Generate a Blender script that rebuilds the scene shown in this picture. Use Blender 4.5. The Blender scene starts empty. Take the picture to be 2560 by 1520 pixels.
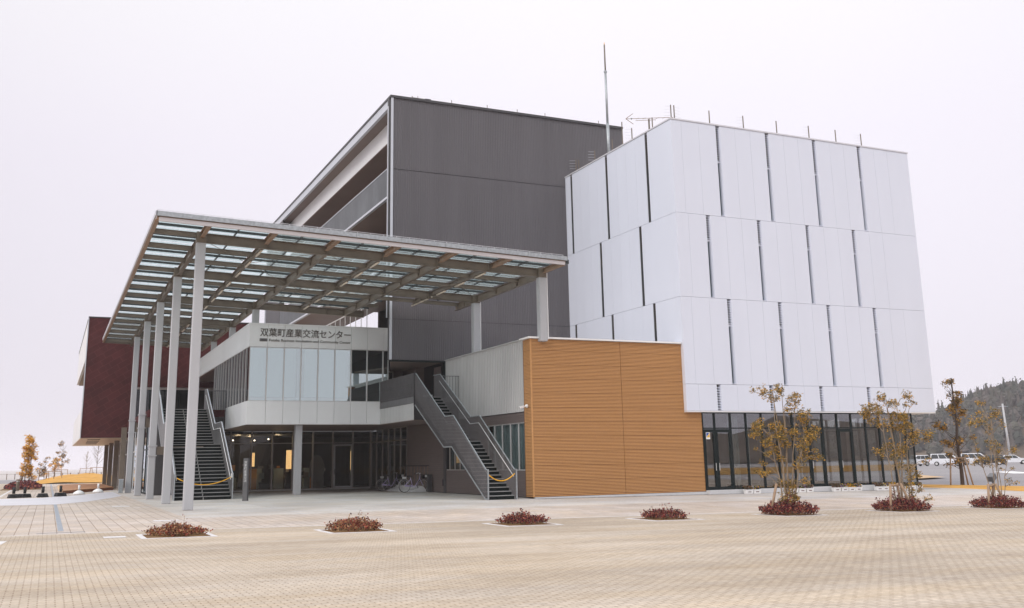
import bpy, math, random
from mathutils import Vector, Matrix
random.seed(7)
SC = bpy.context.scene
COL = SC.collection
# ------------------------------------------------------------------ camera
PITCH, ROLL, YAW = 0.217973, -0.017441, 0.424532
fw = Vector((math.sin(YAW)*math.cos(PITCH), math.cos(YAW)*math.cos(PITCH), math.sin(PITCH)))
rt = Vector((math.cos(YAW), -math.sin(YAW), 0)); up = rt.cross(fw)
r2 = rt*math.cos(ROLL)+up*math.sin(ROLL); u2 = -rt*math.sin(ROLL)+up*math.cos(ROLL)
cam = bpy.data.objects.new('camera', bpy.data.cameras.new('camera')); COL.objects.link(cam)
M = Matrix.Identity(4)
for i in range(3):
    M[i][0], M[i][1], M[i][2] = r2[i], u2[i], -fw[i]
M[0][3], M[1][3], M[2][3] = 0, 0, 1.6
cam.matrix_world = M
cam.data.sensor_width = 36; cam.data.lens = 34.717
cam.data.shift_x = 0.01056; cam.data.shift_y = -0.05983
cam.data.clip_start = 0.1; cam.data.clip_end = 6000
SC.camera = cam
# ------------------------------------------------------------------ sky, sun, exposure
SUN_EL, SUN_AZ = math.radians(38), math.radians(242)     # high, behind thin cloud; azimuth clockwise from +Y
W = bpy.data.worlds.new('World'); SC.world = W; W.use_nodes = True
nt = W.node_tree; nt.nodes.clear()
def N(t, tree=None, **kw):
    n = (tree or nt).nodes.new(t)
    for k, v in kw.items(): setattr(n, k, v)
    return n
out = N('ShaderNodeOutputWorld'); mix = N('ShaderNodeMixShader')
sky = N('ShaderNodeTexSky', sky_type='NISHITA', sun_disc=False, sun_elevation=SUN_EL, sun_rotation=SUN_AZ)
sky.air_density = 1.5; sky.dust_density = 5
bg1 = N('ShaderNodeBackground'); bg1.inputs[1].default_value = 0.1
nt.links.new(sky.outputs[0], bg1.inputs[0])
# overcast layer: pale lavender near the horizon, brighter overhead (standard overcast luminance)
tc = N('ShaderNodeTexCoord'); sep = N('ShaderNodeSeparateXYZ'); ramp = N('ShaderNodeValToRGB')
nt.links.new(tc.outputs['Generated'], sep.inputs[0]); nt.links.new(sep.outputs[2], ramp.inputs[0])
els = ramp.color_ramp.elements
els[0].position = 0.0; els[0].color = (.83, .79, .87, 1)
els[1].position = 1.0; els[1].color = (1.85, 1.86, 1.95, 1)
for p, c in ((.12, (.86, .82, .905)), (.30, (.91, .868, .95)), (.46, (.975, .95, .985)), (.60, (1.42, 1.42, 1.48))):
    e = els.new(p); e.color = (*c, 1)
noi = N('ShaderNodeTexNoise'); noi.inputs['Scale'].default_value = 1.6; noi.inputs['Detail'].default_value = 3
nt.links.new(tc.outputs['Generated'], noi.inputs['Vector'])
nr = N('ShaderNodeMapRange'); nr.inputs[1].default_value = .3; nr.inputs[2].default_value = .7
nr.inputs[3].default_value = .985; nr.inputs[4].default_value = 1.015
nt.links.new(noi.outputs[0], nr.inputs[0])
gd = N('ShaderNodeVectorMath', operation='DOT_PRODUCT'); gd.inputs[1].default_value = (.5744, .7236, .3828)   # the brighter part of the cloud
nt.links.new(tc.outputs['Generated'], gd.inputs[0])
gm_ = N('ShaderNodeMapRange'); gm_.inputs[1].default_value = .70; gm_.inputs[2].default_value = 1.0; gm_.inputs[3].default_value = .965; gm_.inputs[4].default_value = 1.10
nt.links.new(gd.outputs['Value'], gm_.inputs[0])
gx0 = N('ShaderNodeMath', operation='MULTIPLY'); nt.links.new(nr.outputs[0], gx0.inputs[0]); nt.links.new(gm_.outputs[0], gx0.inputs[1])
bg2 = N('ShaderNodeBackground'); nt.links.new(ramp.outputs[0], bg2.inputs[0]); nt.links.new(gx0.outputs[0], bg2.inputs[1])
mix.inputs[0].default_value = 0.94
nt.links.new(bg1.outputs[0], mix.inputs[1]); nt.links.new(bg2.outputs[0], mix.inputs[2]); nt.links.new(mix.outputs[0], out.inputs[0])
sl = bpy.data.lights.new('sun', 'SUN'); sl.energy = 1.4; sl.angle = math.radians(25); sl.color = (1, .95, .88)
so = bpy.data.objects.new('sun', sl); COL.objects.link(so)
sdir = Vector((math.sin(SUN_AZ)*math.cos(SUN_EL), math.cos(SUN_AZ)*math.cos(SUN_EL), math.sin(SUN_EL)))
so.rotation_euler = (-sdir).to_track_quat('-Z', 'Y').to_euler(); so.location = sdir*80
SC.view_settings.view_transform = 'Standard'; SC.view_settings.look = 'None'
SC.view_settings.exposure = 0.0; SC.view_settings.gamma = 1
SC.cycles.max_bounces = 8; SC.cycles.transparent_max_bounces = 24; SC.cycles.diffuse_bounces = 4
SC.cycles.use_denoising = True
# ------------------------------------------------------------------ materials
def mat(name, color, rough=.6, metal=0, var=0.0, vscale=3.0, spec=.4, stretch=None, emit=0, bump=0, bscale=20, tint2=None):
    m = bpy.data.materials.new(name); m.use_nodes = True
    t = m.node_tree; b = t.nodes['Principled BSDF']
    b.inputs['Base Color'].default_value = (*color, 1); b.inputs['Roughness'].default_value = rough
    b.inputs['Metallic'].default_value = metal; b.inputs['Specular IOR Level'].default_value = spec
    if emit:
        b.inputs['Emission Color'].default_value = (*color, 1); b.inputs['Emission Strength'].default_value = emit
    if var or bump:
        co = N('ShaderNodeTexCoord', t); mp = N('ShaderNodeMapping', t); t.links.new(co.outputs['Object'], mp.inputs[0])
        if stretch: mp.inputs['Scale'].default_value = stretch
    if var:
        no = N('ShaderNodeTexNoise', t); no.inputs['Scale'].default_value = vscale; no.inputs['Detail'].default_value = 6
        no.inputs['Roughness'].default_value = .65
        t.links.new(mp.outputs[0], no.inputs['Vector'])
        cr = N('ShaderNodeValToRGB', t)
        c2 = tint2 or tuple(c*(1-var) for c in color); c1 = tuple(min(1, c*(1+var*.5)) for c in color)
        cr.color_ramp.elements[0].position = .3; cr.color_ramp.elements[0].color = (*c2, 1)
        cr.color_ramp.elements[1].position = .7; cr.color_ramp.elements[1].color = (*c1, 1)
        t.links.new(no.outputs[0], cr.inputs[0]); t.links.new(cr.outputs[0], b.inputs['Base Color'])
    if bump:
        nb = N('ShaderNodeTexNoise', t); nb.inputs['Scale'].default_value = bscale; nb.inputs['Detail'].default_value = 4
        t.links.new(mp.outputs[0], nb.inputs['Vector'])
        bp = N('ShaderNodeBump', t); bp.inputs['Strength'].default_value = bump; bp.inputs['Distance'].default_value = .02
        t.links.new(nb.outputs[0], bp.inputs['Height']); t.links.new(bp.outputs[0], b.inputs['Normal'])
    return m
def glass(name, tint=(.55, .6, .6), gl=(.9, .93, .95), ior=1.5, rough=0.0, trans=None, refl=1.0, base=0.0):
    m = bpy.data.materials.new(name); m.use_nodes = True
    t = m.node_tree; t.nodes.clear()
    o = N('ShaderNodeOutputMaterial', t); mx = N('ShaderNodeMixShader', t); fr = N('ShaderNodeFresnel', t)
    fr.inputs[0].default_value = ior
    ge = N('ShaderNodeNewGeometry', t)
    tr = N('ShaderNodeBsdfTransparent', t); tr.inputs[0].default_value = (*tint, 1)
    g = N('ShaderNodeBsdfGlossy', t); g.inputs['Color'].default_value = (*gl, 1); g.inputs['Roughness'].default_value = rough
    ml = N('ShaderNodeMath', t, operation='MULTIPLY_ADD'); ml.inputs[1].default_value = refl; ml.inputs[2].default_value = base; ml.use_clamp = True
    t.links.new(fr.outputs[0], ml.inputs[0]); t.links.new(ml.outputs[0], mx.inputs[0])
    if trans:
        td = N('ShaderNodeBsdfTranslucent', t); td.inputs[0].default_value = (*trans[0], 1)
        m2 = N('ShaderNodeMixShader', t); m2.inputs[0].default_value = trans[1]
        t.links.new(tr.outputs[0], m2.inputs[1]); t.links.new(td.outputs[0], m2.inputs[2]); t.links.new(m2.outputs[0], mx.inputs[1])
    else: t.links.new(tr.outputs[0], mx.inputs[1])
    t.links.new(g.outputs[0], mx.inputs[2]); t.links.new(mx.outputs[0], o.inputs[0])
    return m
def leafmat(name, cols, rough=.6, transl=.25):
    m = bpy.data.materials.new(name); m.use_nodes = True
    t = m.node_tree; b = t.nodes['Principled BSDF']; o = t.nodes['Material Output']
    ge = N('ShaderNodeNewGeometry', t); cr = N('ShaderNodeValToRGB', t)
    cr.color_ramp.interpolation = 'CONSTANT'
    while len(cr.color_ramp.elements) < len(cols): cr.color_ramp.elements.new(.5)
    for i, c in enumerate(cols):
        cr.color_ramp.elements[i].position = i/len(cols); cr.color_ramp.elements[i].color = (*c, 1)
    t.links.new(ge.outputs['Random Per Island'], cr.inputs[0]); t.links.new(cr.outputs[0], b.inputs['Base Color'])
    b.inputs['Roughness'].default_value = rough; b.inputs['Specular IOR Level'].default_value = .25
    if transl:
        td = N('ShaderNodeBsdfTranslucent', t); t.links.new(cr.outputs[0], td.inputs[0])
        mx = N('ShaderNodeMixShader', t); mx.inputs[0].default_value = transl
        t.links.new(b.outputs[0], mx.inputs[1]); t.links.new(td.outputs[0], mx.inputs[2]); t.links.new(mx.outputs[0], o.inputs[0])
    return m
def paving(name, base, dark, bw, bh, joint, rot=0, mort=.02, patch=(.9, 1.06), offs=.5, streak=True, jw=1.0):
    m = bpy.data.materials.new(name); m.use_nodes = True
    t = m.node_tree; b = t.nodes['Principled BSDF']; b.inputs['Roughness'].default_value = .85; b.inputs['Specular IOR Level'].default_value = .25
    co = N('ShaderNodeTexCoord', t); mp = N('ShaderNodeMapping', t); mp.inputs['Rotation'].default_value = (0, 0, rot)
    t.links.new(co.outputs['Object'], mp.inputs[0])
    br = N('ShaderNodeTexBrick', t); br.offset = offs; br.inputs['Scale'].default_value = 1
    br.inputs['Brick Width'].default_value = bw; br.inputs['Row Height'].default_value = bh
    br.inputs['Mortar Size'].default_value = mort; br.inputs['Mortar Smooth'].default_value = .3; br.inputs['Bias'].default_value = 0
    br.inputs['Color1'].default_value = (*[c*1.05 for c in base], 1); br.inputs['Color2'].default_value = (*[c*.92 for c in base], 1)
    br.inputs['Mortar'].default_value = (*joint, 1)
    t.links.new(mp.outputs[0], br.inputs['Vector'])
    last = br.outputs['Color']
    # weather patches: broad, streaky along the paver rows
    m2 = N('ShaderNodeMapping', t); m2.inputs['Scale'].default_value = (.12, .55, 1) if streak else (.35, .35, 1)
    t.links.new(co.outputs['Object'], m2.inputs[0])
    for sc, lo, hi, det in ((1.0, patch[0], patch[1], 5), (.28, .93, 1.05, 2)):
        no = N('ShaderNodeTexNoise', t); no.inputs['Scale'].default_value = sc; no.inputs['Detail'].default_value = det
        t.links.new(m2.outputs[0], no.inputs['Vector'])
        cr = N('ShaderNodeValToRGB', t); cr.color_ramp.elements[0].position = .36; cr.color_ramp.elements[1].position = .66
        cr.color_ramp.elements[0].color = tuple([lo*d for d in (dark if det == 5 else (1, 1, 1))])+(1,)
        cr.color_ramp.elements[1].color = (hi, hi, hi, 1)
        t.links.new(no.outputs[0], cr.inputs[0])
        mu = N('ShaderNodeMix', t, data_type='RGBA', blend_type='MULTIPLY'); mu.inputs[0].default_value = 1
        t.links.new(last, mu.inputs[6]); t.links.new(cr.outputs[0], mu.inputs[7]); last = mu.outputs[2]
    wn = N('ShaderNodeTexNoise', t); wn.inputs['Scale'].default_value = 1.7; wn.inputs['Detail'].default_value = 7; wn.inputs['Roughness'].default_value = .7
    t.links.new(m2.outputs[0], wn.inputs['Vector'])
    cw = N('ShaderNodeValToRGB', t); cw.color_ramp.elements[0].position = .38; cw.color_ramp.elements[1].position = .62
    cw.color_ramp.elements[0].color = (1.03, .985, .93, 1); cw.color_ramp.elements[1].color = (1.03, 1.04, 1.09, 1); t.links.new(wn.outputs[0], cw.inputs[0])
    mw = N('ShaderNodeMix', t, data_type='RGBA', blend_type='MULTIPLY'); mw.inputs[0].default_value = 1
    t.links.new(last, mw.inputs[6]); t.links.new(cw.outputs[0], mw.inputs[7]); last = mw.outputs[2]
    sn = N('ShaderNodeTexNoise', t); sn.inputs['Scale'].default_value = .9; sn.inputs['Detail'].default_value = 9; sn.inputs['Roughness'].default_value = .72; sn.inputs['Distortion'].default_value = .6
    t.links.new(co.outputs['Object'], sn.inputs['Vector'])
    cs = N('ShaderNodeValToRGB', t); cs.color_ramp.elements[0].position = .30; cs.color_ramp.elements[1].position = .47
    cs.color_ramp.elements[0].color = (.87, .85, .83, 1); cs.color_ramp.elements[1].color = (1, 1, 1, 1); t.links.new(sn.outputs[0], cs.inputs[0])
    ms_ = N('ShaderNodeMix', t, data_type='RGBA', blend_type='MULTIPLY'); ms_.inputs[0].default_value = 1
    t.links.new(last, ms_.inputs[6]); t.links.new(cs.outputs[0], ms_.inputs[7]); last = ms_.outputs[2]
    fn = N('ShaderNodeTexNoise', t); fn.inputs['Scale'].default_value = 14; fn.inputs['Detail'].default_value = 8
    t.links.new(co.outputs['Object'], fn.inputs['Vector'])
    cr = N('ShaderNodeValToRGB', t); cr.color_ramp.elements[0].position = .3; cr.color_ramp.elements[1].position = .7
    cr.color_ramp.elements[0].color = (.84, .83, .82, 1); cr.color_ramp.elements[1].color = (1.08, 1.08, 1.08, 1)
    t.links.new(fn.outputs[0], cr.inputs[0])
    mu = N('ShaderNodeMix', t, data_type='RGBA', blend_type='MULTIPLY'); mu.inputs[0].default_value = 1
    t.links.new(last, mu.inputs[6]); t.links.new(cr.outputs[0], mu.inputs[7])
    t.links.new(mu.outputs[2], b.inputs['Base Color'])
    bp = N('ShaderNodeBump', t); bp.inputs['Strength'].default_value = .5; bp.inputs['Distance'].default_value = .01; bp.invert = True
    t.links.new(br.outputs['Fac'], bp.inputs['Height']); t.links.new(bp.outputs[0], b.inputs['Normal'])
    return m
MT = {}
def setup_mats():
    A = MT
    A['white'] = mat('white_panel', (.675, .71, .81), .38, 0, .035, .5, .5, (1, 1, .12))
    A['joint'] = mat('panel_joint', (.50, .43, .36), .8)
    A['cream'] = mat('cream_panel', (.84, .85, .86), .45, 0, .05, .6, .4, (1, 1, .15))
    A['coping'] = mat('coping_metal', (.66, .66, .70), .4, .2)
    A['dark'] = mat('dark_ribbed_steel', (.118, .112, .122), .5, 0, .10, 1.2, .5, (1, 1, .1))
    A['darktrim'] = mat('dark_trim', (.06, .058, .062), .5)
    A['lightgrey'] = mat('light_grey_trim', (.56, .58, .63), .4, .2, .05, .7)
    A['loggia_white'] = mat('loggia_white', (.74, .74, .76), .6, 0, .06, .4)
    A['soffit'] = mat('brown_soffit', (.25, .19, .17), .6, 0, .12, .5)
    A['galv'] = mat('galvanised_steel', (.40, .43, .45), .42, .55, .28, 9, .5)
    A['galvp'] = mat('weathered_zinc_panel', (.115, .122, .13), .5, .3, .40, 1.1, .5, (1, .6, .25))
    A['galvd'] = mat('dark_galvanised', (.17, .168, .172), .5, .4, .22, 3, .5, (1, 1, .2))
    A['steel'] = mat('warm_grey_painted_steel', (.165, .132, .102), .45, 0, .20, 1.5, .45)
    A['rust'] = mat('rust_stained_steel', (.24, .18, .135), .6, 0, .35, 4, .4, None, 0, 0, 20, (.24, .13, .07))
    A['fas'] = mat('grey_channel', (.52, .49, .50), .45, .1, .06, 1.2)
    A['column'] = mat('grey_painted_column', (.44, .445, .465), .42, 0, .05, .8, .5, (1, 1, .2))
    A['glasscan'] = glass('canopy_glass', (.60, .72, .73), (.9, .95, .95), 1.45, .05, ((.74, .88, .88), .30), .25)
    A['bar'] = mat('dark_glazing_bar', (.045, .052, .055), .4)
    A['lampw'] = mat('lamp_diffuser', (.70, .62, .52), .4)
    A['wood'] = mat('timber_louvre', (.55, .288, .118), .6, 0, .13, 5, .2, (.10, 1, 6))
    A['woodback'] = mat('dark_timber_gap', (.16, .072, .026), .8)
    A['silver'] = mat('silver_ribbed_steel', (.53, .53, .525), .45, .2, .12, .8, .5, (1, 1, .15))
    A['brown'] = mat('brown_plank_cladding', (.150, .118, .112), .6, 0, .12, 2, .4, (1, .3, 4))
    A['teal'] = mat('teal_black_frame', (.008, .014, .015), .45, 0, 0, 1, .15)
    A['alu'] = mat('aluminium_frame', (.42, .39, .37), .4, .3)
    A['alul'] = mat('light_aluminium', (.60, .60, .60), .4, .3)
    A['winglass'] = glass('window_glass', (.45, .48, .48), (.92, .95, 1), 1.5, 0, None, 1.3)
    A['mirrorglass'] = glass('coated_window_glass', (.70, .76, .75), (.82, .95, .95), 1.5, 0, None, 1.2, .50)
    A['shopglass'] = glass('shop_glass', (.72, .74, .72), (.92, .95, 1), 1.5, 0, None, .9)
    A['frontglass'] = glass('front_glass', (.55, .56, .55), (.95, .96, 1), 1.5, 0, None, 1.3, .15)
    A['winglassc'] = glass('clear_window_glass', (.80, .87, .88), (.9, .95, 1), 1.5, 0, None, 1.2)
    A['blind'] = mat('pale_cyan_blind', (.74, .84, .87), .7, 0, .04, .5)
    A['curtain'] = mat('pale_curtain', (.42, .50, .50), .8, 0, .1, 3)
    A['interior'] = mat('dim_interior', (.075, .066, .06), .8, 0, .2, .6)
    A['intl'] = mat('interior_light_wall', (.30, .28, .26), .8, 0, .15, .6)
    A['warm'] = mat('lit_slatted_panel', (1, .62, .26), .6, 0, 0, 1, .3, None, 1.3)
    A['bulb'] = mat('lamp_bulb', (1, .85, .65), .5, 0, 0, 1, .3, None, 6)
    A['concrete'] = mat('concrete', (.46, .45, .44), .8, 0, .12, 1.2)
    A['plinth'] = mat('pale_plinth', (.60, .60, .61), .7, 0, .08, 2)
    A['mesh'] = mat('grey_mesh_bar', (.16, .155, .16), .5, .35, .15, 2)
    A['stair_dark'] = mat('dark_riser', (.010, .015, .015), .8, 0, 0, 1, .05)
    A['tread'] = mat('tread_edge', (.30, .30, .30), .55, .2)
    A['rope'] = mat('yellow_rope', (.80, .40, .02), .6)
    A['signtext'] = mat('sign_bronze', (.10, .092, .085), .5)
    A['white_paint'] = mat('white_paint', (.8, .8, .8), .5)
    A['black'] = mat('black_rubber', (.014, .014, .015), .6)
    A['bark'] = mat('bark', (.17, .125, .09), .9, 0, .3, 8)
    A['barkd'] = mat('dark_bark', (.085, .062, .05), .9, 0, .35, 9)
    A['barkl'] = mat('pale_bark', (.30, .23, .165), .9, 0, .3, 8)
    A['stake'] = mat('timber_stake', (.36, .25, .17), .85, 0, .25, 6)
    A['soil'] = mat('mulch_soil', (.20, .115, .05), .95, 0, .4, 10, .2)
    A['straw'] = mat('dry_twigs', (.34, .235, .13), .9, 0, .3, 6)
    A['kerb'] = mat('pale_kerb', (.64, .62, .62), .75, 0, .1, 2)
    A['leaf'] = leafmat('ochre_leaves', [(.30, .20, .045), (.52, .285, .04), (.17, .135, .045), (.74, .40, .06), (.10, .085, .03), (.40, .29, .12), (.24, .155, .04), (.07, .06, .025)])
    A['leafy'] = leafmat('yellow_leaves', [(.85, .46, .05), (.66, .34, .04), (.95, .58, .10), (.28, .18, .05), (.75, .40, .05)])
    A['leafb'] = leafmat('brown_leaves', [(.40, .23, .05), (.16, .11, .04), (.09, .065, .035), (.56, .30, .05), (.20, .13, .05)])
    A['leafr'] = leafmat('red_leaves', [(.17, .026, .034), (.085, .020, .028), (.28, .055, .045), (.036, .013, .02), (.40, .15, .09), (.13, .026, .036)])
    A['leafd'] = leafmat('dry_red_leaves', [(.26, .055, .04), (.15, .04, .033), (.36, .10, .055), (.065, .027, .022), (.46, .27, .14), (.40, .21, .10)])
    A['flower'] = leafmat('pansy_flowers', [(.10, .13, .03), (.62, .38, .02), (.06, .08, .025), (.30, .12, .32), (.6, .58, .6), (.07, .07, .02)])
    A['flowery'] = leafmat('yellow_flowers', [(.70, .40, .01), (.07, .08, .02), (.66, .34, .02), (.10, .11, .03)])
    A['flowerd'] = leafmat('dull_flowers', [(.12, .06, .05), (.07, .08, .03), (.22, .16, .12), (.045, .04, .02), (.20, .09, .04)])
    A['lilac'] = mat('lilac_paint', (.58, .50, .76), .35)
    A['chrome'] = mat('chrome', (.66, .66, .66), .3, .35)
    A['deck'] = mat('orange_decking', (.44, .225, .115), .7, 0, .15, 1, .3, (.3, 8, 1))
    A['deckside'] = mat('rust_deck_edge', (.27, .085, .03), .7, 0, .2, 3)
    A['carw'] = mat('white_car_paint', (.74, .75, .79), .2, 0, 0, 1, .6)
    A['carb'] = mat('black_car_paint', (.022, .020, .022), .15, 0, 0, 1, .6)
    A['carg'] = mat('car_glass', (.025, .03, .032), .08, 0, 0, 1, .8)
    A['redlamp'] = mat('red_lens', (.5, .04, .03), .3)
    A['pole'] = mat('concrete_pole', (.46, .46, .47), .7)
    A['blue'] = mat('blue_print', (.02, .09, .40), .5)
    A['yellow'] = mat('yellow_print', (.75, .45, .03), .5)
    A['slitback'] = mat('slit_blind', (.22, .29, .29), .6)
    A['gravel'] = mat('dark_gravel', (.30, .30, .31), .9, 0, .75, 9, .2)
setup_mats()
def ground_mats():
    A = MT
    A['plaza'] = paving('sand_pavers', (.530, .462, .372), (.95, .93, .91), .20, .10, (.31, .245, .185), 0, .010, (.85, 1.07))
    A['slabs'] = paving('pale_slabs', (.535, .475, .42), (.97, .95, .93), .33, 1.0, (.28, .22, .175), 0, .011, (.92, 1.04), 0.0, False)
    A['apron'] = paving('concrete_slabs', (.53, .51, .485), (.97, .95, .93), 4.0, 4.0, (.42, .39, .36), 0, .02, (.90, 1.05), 0, False)
    A['strip'] = mat('wet_pale_concrete', (.60, .59, .625), .45, 0, .10, .5)
    A['drain'] = mat('drain_cover', (.30, .33, .37), .5, .3, .2, 4)
    A['asphalt'] = mat('asphalt', (.27, .255, .26), .9, 0, .12, .15, .25)
    A['land'] = mat('pale_far_land', (.48, .44, .42), .95, 0, .25, .02, .2, (.4, 2, 1))
    A['lawn'] = mat('dry_lawn', (.57, .31, .075), .95, 0, .28, .7, .15, None, 0, .6, 30)
    A['lawnp'] = mat('pale_dry_lawn', (.60, .42, .26), .95, 0, .18, .5, .15)
ground_mats()
def diamond(name, base, line):
    m = bpy.data.materials.new(name); m.use_nodes = True; t = m.node_tree; b = t.nodes['Principled BSDF']; b.inputs['Roughness'].default_value = .7; b.inputs['Specular IOR Level'].default_value = .12
    co = N('ShaderNodeTexCoord', t); sp_ = N('ShaderNodeSeparateXYZ', t); t.links.new(co.outputs['Object'], sp_.inputs[0])
    cb_ = N('ShaderNodeCombineXYZ', t); t.links.new(sp_.outputs[0], cb_.inputs[0]); t.links.new(sp_.outputs[2], cb_.inputs[1])
    mp = N('ShaderNodeMapping', t); mp.inputs['Rotation'].default_value = (0, 0, math.radians(-33)); t.links.new(cb_.outputs[0], mp.inputs[0])
    br = N('ShaderNodeTexBrick', t); br.inputs['Scale'].default_value = 1; br.inputs['Brick Width'].default_value = .9; br.inputs['Row Height'].default_value = .42
    br.inputs['Mortar Size'].default_value = .018; br.inputs['Mortar Smooth'].default_value = .6
    br.inputs['Color1'].default_value = (*[c*1.12 for c in base], 1); br.inputs['Color2'].default_value = (*[c*.88 for c in base], 1); br.inputs['Mortar'].default_value = (*line, 1)
    t.links.new(mp.outputs[0], br.inputs['Vector'])
    no = N('ShaderNodeTexNoise', t); no.inputs['Scale'].default_value = .9; no.inputs['Detail'].default_value = 5; t.links.new(co.outputs['Object'], no.inputs['Vector'])
    cr = N('ShaderNodeValToRGB', t); cr.color_ramp.elements[0].position = .3; cr.color_ramp.elements[1].position = .72; cr.color_ramp.elements[0].color = (.78, .76, .76, 1); cr.color_ramp.elements[1].color = (1.15, 1.12, 1.12, 1)
    t.links.new(no.outputs[0], cr.inputs[0]); mu = N('ShaderNodeMix', t, data_type='RGBA', blend_type='MULTIPLY'); mu.inputs[0].default_value = 1
    t.links.new(br.outputs['Color'], mu.inputs[6]); t.links.new(cr.outputs[0], mu.inputs[7]); t.links.new(mu.outputs[2], b.inputs['Base Color'])
    return m
MT['red'] = diamond('dark_red_shingle', (.078, .021, .022), (.12, .042, .040))
# ------------------------------------------------------------------ mesh builder
class MB:
    def __init__(s): s.v = []; s.f = []
    def box(s, x0, x1, y0, y1, z0, z1):
        i = len(s.v)
        s.v += [(x0,y0,z0),(x1,y0,z0),(x1,y1,z0),(x0,y1,z0),(x0,y0,z1),(x1,y0,z1),(x1,y1,z1),(x0,y1,z1)]
        s.f += [(i,i+3,i+2,i+1),(i+4,i+5,i+6,i+7),(i,i+1,i+5,i+4),(i+1,i+2,i+6,i+5),(i+2,i+3,i+7,i+6),(i+3,i,i+4,i+7)]
        return s
    def hexa(s, pts):
        i = len(s.v); s.v += [tuple(p) for p in pts]
        s.f += [(i,i+3,i+2,i+1),(i+4,i+5,i+6,i+7),(i,i+1,i+5,i+4),(i+1,i+2,i+6,i+5),(i+2,i+3,i+7,i+6),(i+3,i,i+4,i+7)]
        return s
    def quad(s, a, b, c, d):
        i = len(s.v); s.v += [tuple(a), tuple(b), tuple(c), tuple(d)]; s.f.append((i,i+1,i+2,i+3)); return s
    def bar(s, a, b, w, h=None, upv=(0,0,1)):
        h = h or w; a = Vector(a); b = Vector(b); d = (b-a).normalized(); u = Vector(upv)
        if abs(d.dot(u)) > .98: u = Vector((0,1,0))
        x = d.cross(u).normalized()*(w/2); y = x.cross(d).normalized()*(h/2)
        P = [a-x-y, a+x-y, a+x+y, a-x+y, b-x-y, b+x-y, b+x+y, b-x+y]
        i = len(s.v); s.v += [tuple(p) for p in P]
        s.f += [(i,i+3,i+2,i+1),(i+4,i+5,i+6,i+7),(i,i+1,i+5,i+4),(i+1,i+2,i+6,i+5),(i+2,i+3,i+7,i+6),(i+3,i,i+4,i+7)]
        return s
    def tube(s, pts, r, n=6, cap=True):
        pts = [Vector(p) for p in pts]; rs = r if isinstance(r, (list, tuple)) else [r]*len(pts)
        rings = []
        for k, p in enumerate(pts):
            d = (pts[min(k+1, len(pts)-1)]-pts[max(k-1, 0)]).normalized()
            u = Vector((0,0,1)) if abs(d.z) < .9 else Vector((1,0,0))
            x = d.cross(u).normalized(); y = x.cross(d)
            i = len(s.v)
            for j in range(n):
                a = 2*math.pi*j/n
                s.v.append(tuple(p+(x*math.cos(a)+y*math.sin(a))*rs[k]))
            rings.append(i)
        for a, b in zip(rings, rings[1:]):
            for j in range(n):
                k = (j+1) % n; s.f.append((a+j, a+k, b+k, b+j))
        if cap:
            s.f.append(tuple(rings[0]+j for j in range(n))[::-1]); s.f.append(tuple(rings[-1]+j for j in range(n)))
        return s
    def prism(s, poly, z0, z1):
        n = len(poly); i = len(s.v)
        zf = lambda z, p: z(p[0], p[1]) if callable(z) else z
        s.v += [(p[0], p[1], zf(z0, p)) for p in poly]+[(p[0], p[1], zf(z1, p)) for p in poly]
        s.f.append(tuple(range(i+n-1, i-1, -1))); s.f.append(tuple(range(i+n, i+2*n)))
        for k in range(n):
            l = (k+1) % n; s.f.append((i+k, i+l, i+n+l, i+n+k))
        return s
    def lathe(s, prof, c=(0,0,0), n=16, axis='z'):
        i = len(s.v)
        for r, z in prof:
            for j in range(n):
                a = 2*math.pi*j/n; p = (r*math.cos(a), r*math.sin(a), z)
                if axis == 'y': p = (p[0], p[2], p[1])
                s.v.append((c[0]+p[0], c[1]+p[1], c[2]+p[2]))
        for k in range(len(prof)-1):
            for j in range(n):
                l = (j+1) % n; s.f.append((i+k*n+j, i+k*n+l, i+(k+1)*n+l, i+(k+1)*n+j))
        s.f.append(tuple(i+j for j in range(n))[::-1]); s.f.append(tuple(i+(len(prof)-1)*n+j for j in range(n)))
        return s
    def profile_x(s, a, b, prof, horiz, zr):
        pass
    def build(s, name, m, parent=None, smooth=False, bevel=0):
        me = bpy.data.meshes.new(name); me.from_pydata(s.v, [], s.f); me.update()
        if smooth:
            for p in me.polygons: p.use_smooth = True
        o = bpy.data.objects.new(name, me); COL.objects.link(o)
        me.materials.append(MT[m] if isinstance(m, str) else m)
        if bevel:
            md = o.modifiers.new('bevel', 'BEVEL'); md.width = bevel; md.segments = 2; md.limit_method = 'ANGLE'
        if parent: o.parent = parent
        return o
def tag(o, label=None, cat=None, group=None, kind=None):
    if label: o['label'] = label
    if cat: o['category'] = cat
    if group: o['group'] = group
    if kind: o['kind'] = kind
    return o
def thing(name, label, cat, loc=(0,0,0), rz=0, group=None):
    o = bpy.data.objects.new(name, None); COL.objects.link(o); o.location = loc; o.rotation_euler = (0,0,rz)
    o.empty_display_size = .2
    return tag(o, label, cat, group)
def dup(o, parent=None, loc=None, rz=None, label=None, group=None):
    c = o.copy(); COL.objects.link(c)
    if parent: c.parent = parent
    if loc is not None: c.location = loc
    if rz is not None: c.rotation_euler = (0,0,rz)
    if label: c['label'] = label
    if group: c['group'] = group
    for ch in list(o.children): dup(ch, c)
    return c
def box(name, m, parent, *b, bevel=0): return MB().box(*b).build(name, m, parent, bevel=bevel)
ORD = ['first','second','third','fourth','fifth','sixth','seventh','eighth','ninth','tenth','eleventh','twelfth']
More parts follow.
